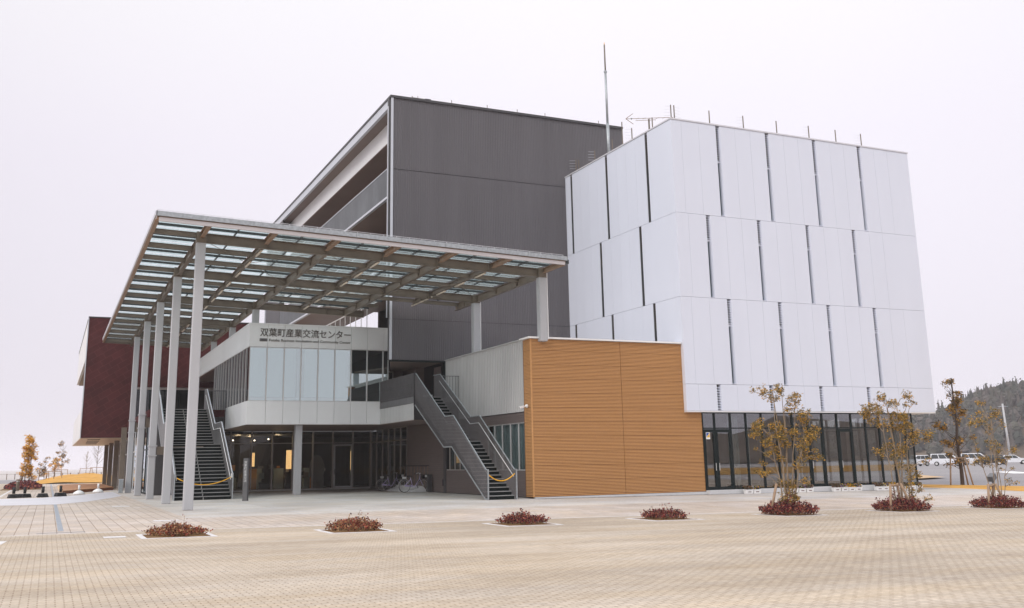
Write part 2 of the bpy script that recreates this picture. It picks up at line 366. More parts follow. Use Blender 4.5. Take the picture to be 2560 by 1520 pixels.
# ------------------------------------------------------------------ ground: paved plain that falls gently away to the right
def zg(x, y):
    f = -0.0113*min(max(x-1, 0), 44); b = -0.0077*min(max(x-17, 0), 28)
    t = min(max((y-28)/11.5, 0), 1)
    return f*(1-t)+b*t
def sheet(name, m, x0, x1, y0, y1, off, step=2.0):
    nx = max(1, int((x1-x0)/step)); ny = max(1, int((y1-y0)/step)); mb = MB()
    for j in range(ny+1):
        for i in range(nx+1):
            x = x0+(x1-x0)*i/nx; y = y0+(y1-y0)*j/ny; mb.v.append((x, y, zg(x, y)+off))
    for j in range(ny):
        for i in range(nx):
            a = j*(nx+1)+i; mb.f.append((a, a+1, a+nx+2, a+nx+1))
    return tag(mb.build(name, m), kind='structure')
def flat(name, m, poly, off, label=None):
    mb = MB(); i = 0
    # fan of fine strips so the sheet follows the slope
    mb.prism(poly, lambda x, y: zg(x, y)+off-.003, lambda x, y: zg(x, y)+off)
    return tag(mb.build(name, m), kind='structure')
KY = 28.3
g = MB()
xs = [-3000, -300, -60, 1, 9, 17, 25, 35, 45, 80, 300, 3000]; ys = [-3000, -200, -30, 10, 28, 30, 34, 39.5, 60, 120, 400, 4000]
for y in ys:
    for x in xs: g.v.append((x, y, zg(x, y)-.03))
for j in range(len(ys)-1):
    for i in range(len(xs)-1):
        a = j*len(xs)+i; g.f.append((a, a+1, a+len(xs)+1, a+len(xs)))
tag(g.build('ground', 'land'), kind='structure')
sheet('plaza_paving', 'plaza', -60, 61, -20, KY-.06, 0, 1.0)
sheet('side_plaza', 'plaza', -60, -2.66, KY, 150, 0, 4.0)
sheet('slab_paving', 'slabs', -2.5, 47, KY+.06, 34.6, 0, 1.0)
sheet('side_walkway', 'slabs', -2.5, 4.2, 34.6, 125, 0, 4.0)
sheet('apron_paving', 'apron', 4.2, 46, 34.6, 108, 0, 1.0)
def kerbline(name, m, x0, x1, y0, y1, h):
    mb = MB(); nx = max(1, int(max(x1-x0, y1-y0)))
    for i in range(nx):
        if x1-x0 > y1-y0:
            a, b = x0+(x1-x0)*i/nx, x0+(x1-x0)*(i+1)/nx; c, d = y0, y1
        else:
            c, d = y0+(y1-y0)*i/nx, y0+(y1-y0)*(i+1)/nx; a, b = x0, x1
        mb.quad((a, c, zg(a, c)+h), (b, c, zg(b, c)+h), (b, d, zg(b, d)+h), (a, d, zg(a, d)+h))
    return tag(mb.build(name, m), kind='structure')
kerbline('kerb_line', 'kerb', -60, 61, KY-.06, KY+.06, .002)
kerbline('side_kerb_line', 'kerb', -2.66, -2.5, KY+.06, 125, .002)
kerbline('drain_channel', 'drain', .36, .50, 29.5, 124, .004)
flat('drain_cover', 'drain', [(-.15, 28.75), (1.0, 28.75), (1.0, 28.83), (-.15, 28.83)], .006)
flat('wet_walkway', 'strip', [(-60, 53.5), (-1.9, 52.5), (.44, 51.7), (1.9, 54.8), (3.3, 60), (4.1, 64), (4.18, 75.2), (3.58, 74.7), (1.64, 67.9), (-.34, 64.4), (-2.35, 64.3), (-60, 66)], .006)
flat('paving_slab', 'kerb', [(-1.6, 25.2), (-.82, 25.2), (-.74, 26.3), (-1.6, 26.3)], .004)
for (x, y, w, d) in ((1.32, 25.9, .5, .5), (3.1, 33.0, .75, .6), (2.6, 46, .7, .7)):
    flat('utility_cover', 'kerb', [(x, y), (x+w, y), (x+w, y+d), (x, y+d)], .007)
flat('gravel_strip', 'gravel', [(19.5, 39.6), (28.6, 39.72), (42.4, 39.5), (43.5, 39.9), (43.5, 40.3), (19.5, 40.3)], .008)
sheet('parking_lot', 'asphalt', 46, 436, 39.5, 400, .002, 30)
sheet('parking_lane', 'asphalt', 47.05, 61, KY+.06, 39.5, .002, 2)
flat('far_road', 'asphalt', [(-120, 150), (-1.4, 135), (-1.2, 160), (-2, 186), (-120, 190)], .003)
# lawn on the right, a thin mound of dry grass with a soft edge
lawn = MB()
near = [(40.5, 47), (42.3, 44.0), (44.4, 42.1), (44.55, 39), (44.59, 35.8), (44.2, 31), (43.6, 27), (42.5, 22)]
far = [(46.5, 52), (48.3, 48.5), (49.0, 46.4), (49.1, 43), (49.1, 39.4), (48.6, 34), (48, 29), (47.5, 22)]
for a, b in zip(near, far):
    for k in range(5):
        t = k/4; x = a[0]+(b[0]-a[0])*t; y = a[1]+(b[1]-a[1])*t
        lawn.v.append((x, y, zg(x, y)+.004+.07*math.sin(math.pi*t)))
for i in range(len(near)-1):
    for k in range(4):
        q = i*5+k; lawn.f.append((q, q+1, q+6, q+5))
tag(lawn.build('lawn_strip', 'lawn', smooth=True), kind='structure')
flat('traffic_island', 'lawnp', [(57, 54.2), (61.7, 56.1), (67, 63.6), (62, 61)], .12)
for k, (a, b) in enumerate((((62, 41), (120, 92)), ((66, 38), (130, 88)), ((79.3, 63.3), (86, 71)), ((80, 60), (140, 108)))):
    d = Vector((b[0]-a[0], b[1]-a[1], 0)).normalized(); n = Vector((-d.y, d.x, 0))*(.12 if k < 2 or k == 3 else .9)
    flat('parking_marking', 'white_paint', [(a[0]-n.x, a[1]-n.y), (b[0]-n.x, b[1]-n.y), (b[0]+n.x, b[1]+n.y), (a[0]+n.x, a[1]+n.y)], .006)
# grassy mound on the left
mound = MB(); nx, ny = 20, 24
for j in range(ny+1):
    for i in range(nx+1):
        y = 124+(232-124)*j/ny; t = j/ny
        xl = -1.3+3.6*max(0, t-.25)/.75*0.6; xr = 9+14*t
        x = xl+(xr-xl)*i/nx; u = i/nx
        h = .95*math.sin(math.pi*min(1, u*1.3+.02))*math.sin(math.pi*min(1, .06+t*.94))*(.75+.25*math.sin(x*1.3+y*.1))
        mound.v.append((x, y, .01+max(0, h)))
for j in range(ny):
    for i in range(nx):
        a = j*(nx+1)+i; mound.f.append((a, a+1, a+nx+2, a+nx+1))
tag(mound.build('grass_mound', 'lawn', smooth=True), kind='structure')
flat('bare_ground', 'lawnp', [(3.9, 122), (5.2, 97.5), (9, 97.5), (9, 126), (3.6, 126)], .006)
flat('far_walkway', 'strip', [(-2, 186), (2.5, 190), (3.4, 230), (-3, 230)], .003)
# ------------------------------------------------------------------ helpers for cladding
def ribs_x(mb, x0, x1, z0, z1, y, p=.16, d=.035, out=-1):
    """ribbed sheet in the plane y, ribs standing out towards out*y"""
    n = max(1, round((x1-x0)/p)); p = (x1-x0)/n; pr = []
    for k in range(n):
        a = x0+k*p
        pr += [(a, 0), (a+.42*p, 0), (a+.52*p, d), (a+.90*p, d)]
    pr.append((x1, 0)); i = len(mb.v)
    for x, q in pr: mb.v += [(x, y+out*q, z0), (x, y+out*q, z1)]
    for k in range(len(pr)-1):
        a = i+2*k; mb.f.append((a, a+2, a+3, a+1) if out < 0 else (a, a+1, a+3, a+2))
    return mb
def ribs_y(mb, y0, y1, z0, z1, x, p=.16, d=.035, out=-1):
    n = max(1, round((y1-y0)/p)); p = (y1-y0)/n; pr = []
    for k in range(n):
        a = y0+k*p; pr += [(a, 0), (a+.42*p, 0), (a+.52*p, d), (a+.90*p, d)]
    pr.append((y1, 0)); i = len(mb.v)
    for y, q in pr: mb.v += [(x+out*q, y, z0), (x+out*q, y, z1)]
    for k in range(len(pr)-1):
        a = i+2*k; mb.f.append((a, a+1, a+3, a+2))
    return mb
def window(parent, axis, pos, a0, a1, z0, z1, frame='alu', pane='winglass', fw_=.05, fd=.10, transom=None, name='window', inset=.03, kids=True, fwl=None, fwr=None):
    """one window: frame mesh with a glass pane as its child. axis 'y' = lies in plane y=pos, faces -y; 'x' = plane x=pos, faces -x"""
    f = MB(); L = fwl or fw_; R = fwr or fw_
    def bx(u0, u1, w0, w1, d0, d1):
        if axis == 'y': f.box(u0, u1, pos+d0, pos+d1, w0, w1)
        else: f.box(pos+d0, pos+d1, u0, u1, w0, w1)
    bx(a0, a0+L, z0, z1, 0, fd); bx(a1-R, a1, z0, z1, 0, fd)
    bx(a0+L, a1-R, z0, z0+fw_, 0, fd); bx(a0+L, a1-R, z1-fw_, z1, 0, fd)
    if transom: bx(a0+L, a1-R, transom-fw_*.6, transom+fw_*.6, 0, fd)
    o = f.build(name, frame, parent)
    p = MB(); d = inset
    if axis == 'y': p.quad((a0+L, pos+d, z0+fw_), (a1-R, pos+d, z0+fw_), (a1-R, pos+d, z1-fw_), (a0+L, pos+d, z1-fw_))
    else: p.quad((pos+d, a1-R, z0+fw_), (pos+d, a0+L, z0+fw_), (pos+d, a0+L, z1-fw_), (pos+d, a1-R, z1-fw_))
    p.build('pane', pane, o)
    return o
# ------------------------------------------------------------------ white office block
WX0, WX1, WY, WYB = 27.69, 43.85, 40.03, 56.0
ROWS = [(3.82, 5.10), (5.10, 9.37), (9.37, 13.63), (13.63, 18.52)]
wb = thing('office_building', 'tall white panelled block with staggered slit windows above a dark glazed ground floor', 'building', (0,0,0))
body = MB().box(WX0+.30, WX1-.05, WY+.30, WYB, 3.95, 18.40); body.build('core_wall', 'joint', wb)
clad = MB(); G = .0035; TH = .30
slits = []
for r, (z0, z1) in enumerate(ROWS):
    off = 30.455 if r in (1, 3) else 29.50
    if r == 0: off = 29.50
    fx = [off+3.2*k for k in range(4)]
    jt = sorted([fx[0]-1.07*k for k in range(1, 4)]+[x+.25+1.07*0 for x in fx]+[x for x in fx]+[x+.25+.98 for x in fx]+[x+.25+1.96 for x in fx])
    jt = [WX0]+[x for x in jt if WX0+.3 < x < WX1-.3]+[WX1]
    for a, b in zip(jt, jt[1:]):
        if any(abs(a-x) < .02 for x in fx): continue
        clad.box(a+(G if a > WX0 else 0), b-(G if b < WX1 else 0), WY, WY+TH, z0+.006, z1-.006)
    for x in fx: slits.append(('y', x, x+.25, z0, z1, r))
    # left face, running back from the corner
    if r > 0:
        fy = [42.28+4.2*k if r in (1, 3) else 43.25+4.2*k for k in range(3)]
        fy = [y for y in fy if y < 51]
    else: fy = []
    jy = sorted([y for y in fy]+[y+.24 for y in fy]+[y+.24+.99*k for y in fy for k in (1, 2, 3)])
    jy = [WY+TH]+[y for y in jy if WY+.55 < y < 51.4]+[51.55]
    for a, b in zip(jy, jy[1:]):
        if any(abs(a-y) < .02 for y in fy): continue
        if b-a < .05: continue
        clad.box(WX0, WX0+TH, a+(G if a > WY+TH+.01 else 0), b-(G if b < 51.5 else 0), z0+.007, z1-.007)
    for y in fy: slits.append(('x', y, y+.24, z0, z1, r))
    # right and rear faces, seen from elsewhere only
    clad.box(WX1-.04, WX1, WY+TH+G, WYB, z0+G, z1-G)
clad.build('cladding', 'white', wb)
for ax, a, b, z0, z1, r in slits:
    lz = {0: z0, 1: 8.05, 2: 12.33, 3: 16.58}[r]
    if r == 3: z1 = 18.46
    f = MB()
    pos = WY if ax == 'y' else WX0
    def bx(u0, u1, d0, d1, w0, w1, m=f):
        if ax == 'y': m.box(u0, u1, pos+d0, pos+d1, w0, w1)
        else: m.box(pos+d0, pos+d1, u0, u1, w0, w1)
    bx(a+.004, a+.022, .02, .26, z0+.02, z1-.02); bx(b-.022, b-.004, .02, .26, z0+.02, z1-.02)
    bx(a+.022, b-.022, .0, .26, z0+.02, z0+.05)
    if r: bx(a+.022, b-.022, .10, .26, lz-.05, lz+.05)
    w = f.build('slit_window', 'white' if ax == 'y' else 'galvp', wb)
    lv = MB(); z = lz+(.07 if r else .1)
    while z < z1-.06:
        if ax == 'y': lv.hexa([(a+.022,pos+.05,z),(b-.022,pos+.05,z),(b-.022,pos+.16,z+.05),(a+.022,pos+.16,z+.05),(a+.022,pos+.05,z+.022),(b-.022,pos+.05,z+.022),(b-.022,pos+.16,z+.072),(a+.022,pos+.16,z+.072)])
        else: lv.hexa([(pos+.05,b-.022,z),(pos+.05,a+.022,z),(pos+.16,a+.022,z+.05),(pos+.16,b-.022,z+.05),(pos+.05,b-.022,z+.022),(pos+.05,a+.022,z+.022),(pos+.16,a+.022,z+.072),(pos+.16,b-.022,z+.072)])
        z += .125
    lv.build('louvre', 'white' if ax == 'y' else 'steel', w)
    if r: bk = MB(); bx(a+.022, b-.022, .25, .27, z0+.05, lz-.02, bk); bk.build('shadow_box', 'slitback', w)
    bk = MB(); bx(a+.022, b-.022, .18, .20, (lz if r else z0)+.05, z1-.02, bk); bk.build('louvre_back', 'darktrim', w)
    if r:
        p = MB()
        if ax == 'y': p.quad((a+.022,pos+.2,z0+.05),(b-.022,pos+.2,z0+.05),(b-.022,pos+.2,lz-.05),(a+.022,pos+.2,lz-.05))
        else: p.quad((pos+.2,b-.022,z0+.05),(pos+.2,a+.022,z0+.05),(pos+.2,a+.022,lz-.05),(pos+.2,b-.022,lz-.05))
        p.build('pane', 'winglassc', w)
cp = MB()
cp.box(WX0-.03, WX1+.05, WY-.03, WY+.32, 18.525, 18.60); cp.box(WX0-.03, WX0+.32, WY+.323, WYB, 18.525, 18.60); cp.box(WX1-.3, WX1+.05, WY+.323, WYB, 18.525, 18.60)
cp.build('coping', 'coping', wb)
box('roof_deck', 'concrete', wb, WX0+.325, WX1-.305, WY+.325, WYB, 18.42, 18.50)
sf = MB().box(WX0, WX1, WY, WYB, 3.76, 3.815); sf.build('soffit', 'loggia_white', wb)
# ground floor glazing, fifteen bays from the timber wall to the right corner
GX = [28.66, 29.37, 30.31, 31.25, 32.20, 33.14, 34.12, 35.10, 36.06, 37.03, 37.98, 38.94, 39.88, 40.81, 41.72, 42.25]
GY = 40.2
for k, (a, b) in enumerate(zip(GX, GX[1:])):
    door = k in (0, 1, 7, 9)
    w = window(wb, 'y', GY, a, b, .10, 3.755, 'teal', 'frontglass', .045, .12, 3.0, 'glazed_bay' if not door else 'glass_door', .04, fwl=.045, fwr=.045)
    if door:
        fr = MB(); fr.box(a+.045, a+.13, GY-.012, GY+.03, .15, 2.95); fr.box(b-.13, b-.045, GY-.012, GY+.03, .15, 2.95)
        fr.box(a+.13, b-.13, GY-.012, GY+.03, 2.80, 2.95); fr.box(a+.13, b-.13, GY-.012, GY+.03, .15, .24); fr.build('door_leaf_frame', 'teal', w)
        hd = MB().tube([(b-.10 if k == 0 else a+.10, GY-.06, 1.0), (b-.10 if k == 0 else a+.10, GY-.06, 1.35)], .014, 6); hd.build('handle', 'chrome', w)
for k in range(8):   # right return glazing
    y = GY+.12+k*1.3; window(wb, 'x', 42.25, y, y+1.3, .10, 3.755, 'teal', 'winglass', .05, .10, 3.0, 'side_glazed_bay')
ins = MB(); ins.box(28.7, 42.2, 49.8, 50, .1, 3.7); ins.box(28.62, 28.7, 40.4, 50, .1, 3.7); ins.build('interior_wall', 'intl', wb)
box('interior_floor', 'interior', wb, 28.66, 42.2, 40.33, 50, -.02, .09); box('interior_ceiling', 'intl', wb, 28.7, 42.2, 40.36, 49.8, 3.66, 3.75)
def curtain(parent, a, b, y, z0, z1, m='curtain'):
    mb = MB(); n = max(4, int((b-a)/.05)); i = len(mb.v)
    for k in range(n+1):
        x = a+(b-a)*k/n; q = y+.03*math.sin(k*2.1)+.01*math.sin(k*.7); mb.v += [(x, q, z0), (x, q, z1)]
    for k in range(n): mb.f.append((i+2*k, i+2*k+2, i+2*k+3, i+2*k+1))
    return mb.build('curtain', m, parent)
for a, b in ((30.42, 31.05), (31.5, 31.7), (36.2, 36.45), (41.0, 41.42)): curtain(wb, a, b, 40.62, .12, 3.6)
for x in (32.2, 35.1, 38.0, 40.9): box('interior_column', 'intl', wb, x-.2, x+.2, 43.6, 44, .1, 3.66)
# little blue-and-yellow notice on the door, printed on a white sheet
nt_ = thing('door_sticker', 'small white notice with a blue and yellow diagonal on the left glass door', 'sticker', (0,0,0))
box('sheet', 'white_paint', nt_, 28.80, 29.03, GY-.034, GY-.028, 2.48, 2.80)
MB().quad((28.82,GY-.036,2.58),(29.01,GY-.036,2.58),(29.01,GY-.036,2.77),(28.82,GY-.036,2.58)).build('yellow_half', 'yellow', nt_).data
q = nt_.children[-1].data; q.clear_geometry(); q.from_pydata([(28.82,GY-.036,2.565),(29.01,GY-.036,2.565),(29.01,GY-.036,2.77)], [], [(0,1,2)])
q2 = MB(); q2.v = [(28.82,GY-.036,2.58),(29.0,GY-.036,2.775),(28.82,GY-.036,2.775)]; q2.f = [(0,1,2)]; q2.build('blue_half', 'blue', nt_)
pl = MB()
for x in [28.64+.97*k for k in range(14)]: pl.box(x, min(x+.97-.006, 42.27), 39.93, 40.19, -.4, .095)
pl.build('plinth', 'plinth', wb)
# ------------------------------------------------------------------ timber wing with ribbed steel side
tw = thing('timber_building', 'low wing faced with golden timber louvres and a ribbed silver steel side', 'building')
mb = MB(); z = .06; step = .64/10
k = 0
while z < 7.0:
    thick = .045 if (k % 10) else .038
    for (a, b) in ((19.56, 24.232), (24.256, 28.655)):
        top = min(z+thick, 7.02)
        if b > 27.7 and False: pass
        mb.box(a, b, 40.24, 40.283, z, top)
    mb.box(19.55, 19.61, 40.303, 41.0, z, min(z+thick, 7.02))
    z += step; k += 1
mb.build('timber_louvre', 'wood', tw)
cpost = MB().box(19.535, 19.60, 40.225, 40.29, .04, 7.03); cpost.build('corner_post', 'wood', tw)
bk = MB().box(19.62, 28.655, 40.285, 40.6, .02, 7.02).box(19.62, 20.2, 40.6, 41.2, .02, 7.02); bk.build('backing_wall', 'woodback', tw)
box('roof_coping', 'white_paint', tw, 19.42, 27.66, 40.13, 40.75, 7.04, 7.115); box('side_coping', 'white_paint', tw, 19.42, 20.1, 40.753, 41.15, 7.04, 7.115)
pl = MB().box(19.6, 28.63, 40.12, 40.3, -.2, .035); pl.build('plinth', 'plinth', tw)
sv = MB(); ribs_y(sv, 41.02, 51.5, 3.83, 7.10, 19.78, .20, .035); sv.build('ribbed_steel_wall', 'silver', tw)
box('steel_wall_coping', 'silver', tw, 19.70, 20.0, 41.16, 51.5, 7.105, 7.16)
rf = MB().box(20.0, 27.6, 40.8, 51.5, 6.80, 6.95); rf.build('roof_deck', 'concrete', tw)
# brown plank wall under it, with two window openings
bw = MB()
def planks(mb, y0, y1, z0, z1, x=19.80, h=.105):
    z = z0
    while z < z1-.01:
        mb.box(x, x+.05, y0, y1, z, min(z+h-.012, z1)); z += h
for a, b, c, d in ((41.02, 58.2, .02, 1.18), (41.02, 41.45, 1.18, 3.35), (45.9, 48.9, 1.18, 3.35), (51.9, 58.2, 1.18, 3.35), (41.02, 58.2, 3.35, 3.80)): planks(bw, a, b, c, d)
bw.build('plank_wall', 'brown', tw)
bb = MB()
for a, b, c, d in ((41.02, 58.2, 0, 1.18), (41.02, 41.45, 1.18, 3.35), (45.9, 48.9, 1.18, 3.35), (51.9, 58.2, 1.18, 3.35), (41.02, 58.2, 3.35, 3.81)): bb.box(19.855, 19.95, a, b, c, d)
bb.build('wall_backing', 'darktrim', tw)
for a, b in zip((41.45, 42.3, 43.2, 44.15, 45.05), (42.3, 43.2, 44.15, 45.05, 45.9)):
    window(tw, 'x', 19.83, a, b, 1.18, 3.35, 'alul', 'winglassc', .045, .10, None, 'side_window')
for a, b in zip((48.9, 49.65, 50.4, 51.15), (49.65, 50.4, 51.15, 51.9)):
    window(tw, 'x', 19.83, a, b, 1.18, 3.35, 'alu', 'winglass', .045, .10, None, 'side_window')
for a, b in ((41.5, 45.85), (48.95, 51.85)):
    m2 = MB(); n = int((b-a)/.09)
    for k in range(n+1): m2.v += [(20.10+.035*math.sin(k*1.9), a+(b-a)*k/n, 1.2), (20.10+.035*math.sin(k*1.9), a+(b-a)*k/n, 3.33)]
    for k in range(n): m2.f.append((2*k, 2*k+1, 2*k+3, 2*k+2))
    m2.build('curtain', 'curtain', tw)
box('inner_wall', 'interior', tw, 21.5, 21.7, 41.1, 58, 0, 3.8)
vent = MB().box(19.77, 19.80, 52.0, 52.12, .35, .70); vent.build('wall_vent', 'black', tw)
sc_ = thing('security_camera', 'white security camera on a bracket at the left end of the timber wall', 'camera')
MB().lathe([(.001, 0), (.07, 0), (.085, .03), (.07, .09), (.03, .13)], (0,0,0), 12).build('dome_mount', 'white_paint', sc_, True)
c1 = sc_.children[-1]; c1.location = (19.53, 40.62, 4.02); c1.rotation_euler = (0, -math.pi/2, 0)
MB().tube([(19.42, 40.62, 4.03), (19.30, 40.58, 3.99)], .022, 6).build('bracket_arm', 'white_paint', sc_, True)
MB().bar((19.34, 40.62, 4.00), (19.06, 40.52, 3.93), .10, .09).build('camera_body', 'white_paint', sc_, bevel=.015)
MB().tube([(19.07, 40.524, 3.932), (19.05, 40.517, 3.927)], .03, 8).build('lens', 'black', sc_)
# ------------------------------------------------------------------ dark ribbed block with open terraces
DX0, DX1, DY, DYB, DZ = 16.5, 31.9, 51.57, 87.0, 22.35
db = thing('dark_building', 'tall dark grey block of ribbed steel with open terraces on its left side', 'building')
dm = MB()
for z0, z1 in ((7.12, 9.34), (9.37, 13.63), (13.66, 17.92), (17.96, 22.2)):
    ribs_x(dm, DX0+.14, DX1, z0, z1, DY, .11, .022)
ribs_x(dm, 19.76, DX1, 3.8, 7.09, DY, .11, .022)
dm.build('ribbed_steel_wall', 'dark', db)
dk = MB().box(DX0+.02, DX1, DY+.02, DY+.35, 7.12, 22.2).box(19.76, DX1, DY+.02, DY+.35, 0, 7.117); dk.build('backing_wall', 'darktrim', db)
ct = MB().box(DX0, DX0+.135, DY-.06, DY+.018, 7.12, 22.2); ct.build('corner_trim', 'lightgrey', db)
ct = MB().box(DX0-.09, DX0-.004, DY+.06, DY+.34, 9.42, 22.18); ct.build('corner_reveal', 'darktrim', db)
ct = MB().box(DX0-.15, DX0-.095, DY+.10, DY+.16, 9.42, 21.7); ct.build('edge_rail', 'lightgrey', db)
ct = MB().box(DX0+.103, 19.84, DY-.08, DY+.30, 7.04, 7.117).box(19.70, 19.757, DY-.08, DY+.30, 4.97, 7.037); ct.build('recess_trim', 'teal', db)
# roof
rf = MB().box(DX0-.06, DX1+.05, DY-.10, 69.05, 22.205, 22.35).box(DX0-.06, 21.25, 69.05, DYB+.05, 22.205, 22.35); rf.build('roof_edge', 'darktrim', db)
rf = MB().box(DX0-.02, DX0+.16, DY+.352, DYB, 21.72, 22.2); rf.build('roof_fascia', 'lightgrey', db)
rf = MB().box(DX0+.163, DX1-.05, DY+.352, 69, 21.76, 22.2).box(DX0+.163, 21.2, 69, DYB-.05, 21.76, 22.2); rf.build('roof_soffit', 'soffit', db)
rf = MB().box(17.35, 17.65, DY+.352, DYB-.3, 20.57, 21.755); rf.build('white_beam', 'loggia_white', db)
rf = MB().box(17.653, 20.99, DY+.352, DYB-.3, 20.57, 20.75).box(17.36, 17.64, DY+.36, DYB-.35, 20.52, 20.567); rf.build('inner_soffit', 'soffit', db)
# storeys: slab and galvanised balustrade panels
for zb, zt, zf in ((16.35, 18.06, 17.05), (12.37, 14.05, 13.1)):
    sl_ = MB().box(DX0+.14, 20.86, DY+.352, DYB-.06, zb+.02, zf); sl_.build('terrace_slab', 'soffit', db)
    ed = MB().box(DX0-.05, DX0+.137, DY+.352, DYB-.06, zb-.05, zb+.08); ed.build('slab_edge', 'lightgrey', db)
    y = DY+.352
    bp_ = MB()
    while y < 80.9:
        b = min(y+2.0, 81); bp_.box(DX0, DX0+.06, y, b-.015, zb+.083, zt); y += 2.0
    bp_.build('balustrade_panel', 'galvp', db)
    box('balustrade_cap', 'lightgrey', db, DX0-.02, DX0+.08, DY+.352, 81, zt+.002, zt+.05)
bkw = MB().box(20.87, 21.2, DY+.36, DYB-.35, 13.12, 20.55).box(20.87, 21.2, DY+.36, 69, 12.4, 13.12); bkw.build('terrace_back_wall', 'soffit', db)
en = MB(); ribs_y(en, 81.0, DYB, 9.4, 21.7, DX0, .22, .04); en.build('end_pier_ribs', 'dark', db)
en = MB().box(DX0+.01, 18.0, 86.6, DYB, 9.4, 21.7).box(DX0+.01, DX0+.12, 81, 86.6, 9.4, 16.3).box(DX0+.01, DX0+.12, 81, 86.6, 17.1, 21.7); en.build('end_pier', 'darktrim', db)
en = MB().box(31.0, 31.85, DY+.36, 69, 0, 21.75); en.build('right_wall', 'darktrim', db)
en = MB().box(21.2, 31.0, 68.6, 69, 0, 21.75).box(21.2, 31, DY+.36, 68.6, 12.4, 12.7); en.build('rear_wall', 'darktrim', db)
box('corner_fin', 'lightgrey', db, DX0-.14, DX0-.02, DYB-.3, DYB-.1, 9.4, 22.19)
dl = MB().lathe([(.001, -.03), (.09, -.03), (.09, 0)], (18.1, 62.5, 12.39), 12); dl.build('downlight', 'bulb', db)
dl = MB().lathe([(.001, -.03), (.09, -.03), (.09, 0)], (18.6, 64.5, 16.36), 12); dl.build('downlight', 'lampw', db)
# second-floor entrance recess behind the dark wall
rc = MB().box(17.7, 19.75, 57.2, 57.4, 4.97, 7.1).box(19.2, 19.75, 55.0, 57.19, 4.97, 7.1); rc.build('recess_wall', 'brown', db)
rc = MB().prism([(16.66, DY+.36), (19.69, DY+.36), (19.69, 57.2), (18.4, 57.2), (17.82, 55.5)], 7.05, 7.115); rc.build('recess_ceiling', 'soffit', db)
window(db, 'y', 57.12, 17.72, 18.55, 4.97, 7.0, 'alu', 'winglass', .06, .07, None, 'recess_door')
box('door_panel', 'darktrim', db, 17.74, 18.53, 57.17, 57.195, 4.99, 6.99)
box('recess_door_leaf', 'brown', db, 19.765, 19.80, 52.3, 53.4, 4.98, 6.9)
# terrace railing along the roof of the sign block
rl = MB()
for k in range(17):
    y = 55.6+k*1.2; rl.tube([(16.42, y, 9.4), (16.42, y, 10.72)], .025, 5)
rl.tube([(16.42, 55.5, 10.72), (16.42, 75, 10.72)], .035, 6)
rl.build('terrace_railing', 'alul', db)
# ------------------------------------------------------------------ second-floor block that carries the sign
SX0, SX1, SY, SYB = 9.66, 17.72, 55.4, 80.0
sb = thing('sign_building', 'cream panelled block on stilts carrying the bronze centre name above a row of pale windows', 'building')
up_ = MB(); jn = [9.66, 10.66, 11.615, 12.57, 13.535, 14.505, 15.455, 16.41, 17.40]
for a, b in zip(jn, jn[1:]):
    up_.box(a+(.008 if a > 9.7 else 0), b-.008, SY, SY+.06, 8.06, 9.30)
up_.box(17.408, 17.8, SY, SY+.06, 8.06, 9.30)
y = SY+.063
while y < 79:
    up_.box(SX0, SX0+.06, y, min(y+1.96, 80)-.008, 8.06, 9.30); y += 1.96
up_.build('parapet_panel', 'cream', sb)
lo = MB()
for a, b in zip(jn, jn[1:]): lo.box(a+(.008 if a > 9.7 else 0), b-.008, SY, SY+.06, 3.86, 5.07)
y = SY+.063
for b in (57.4, 59.3, 61.2, 62.75): lo.box(SX0, SX0+.06, y, b-.008, 3.86, 5.07); y = b
lo.build('sill_panel', 'cream', sb)
tr = MB().box(SX0-.02, 17.8, SY-.02, SY+.08, 9.303, 9.37).box(SX0-.02, SX0+.08, SY+.083, 80, 9.303, 9.37)
tr.box(SX0-.015, 17.42, SY-.015, SY+.07, 3.80, 3.857).box(SX0-.015, SX0+.07, SY+.073, 62.75, 3.80, 3.857); tr.build('edge_trim', 'cream', sb)
cr_ = MB().box(SX0+.065, 17.9, SY+.065, 79.9, 8.06, 9.3); cr_.build('roof_core', 'joint', sb)
cr_ = MB().box(SX0+.065, 19.7, SY+.065, 66.2, 3.81, 4.9); cr_.build('floor_core', 'joint', sb)
box('ceiling_soffit', 'soffit', sb, SX0+.08, 19.7, SY+.08, 66, 3.79, 3.805); box('upper_soffit', 'soffit', sb, SX0+.07, 17.7, SY+.1, 79.5, 8.01, 8.055)
gm = [9.70, 10.66, 11.615, 12.57, 13.535, 14.505, 15.455, 16.41, 17.37, 17.70]
for k, (a, b) in enumerate(zip(gm, gm[1:])):
    w = window(sb, 'y', SY+.02, a, b, 5.075, 8.055, 'alul', 'mirrorglass', .035, .10, None, 'window', .04)
    if k < 6:
        bd = MB()
        if k == 2: bd.box(a+.03, a+.68, SY+.17, SY+.19, 5.30, 8.0)
        elif k == 3: bd.box(a+.22, b-.03, SY+.17, SY+.19, 5.30, 8.0)
        else: bd.box(a+.02, b-.02 if k < 5 else b-.12, SY+.17, SY+.19, 5.30, 8.0)
        bd.build('blind', 'blind', w)
    if k in (2, 3):
        x = a+.73 if k == 2 else a+.14
        box('blind_edge', 'interior', w, x, x+.06, SY+.2, SY+.24, 5.2, 8.0)
        box('inner_post', 'intl', w, (a+.8 if k == 2 else a+.03), (b-.03 if k == 2 else a+.13), SY+.3, SY+.34, 5.1, 8.0)
box('inner_sill', 'loggia_white', sb, 9.74, 15.4, SY+.14, SY+.30, 5.08, 5.28)
fy = [55.42, 56.35, 57.35, 58.34, 59.33, 60.31, 61.3, 62.3, 63.4, 64.4, 65.3, 66.2, 67.0, 68.0]
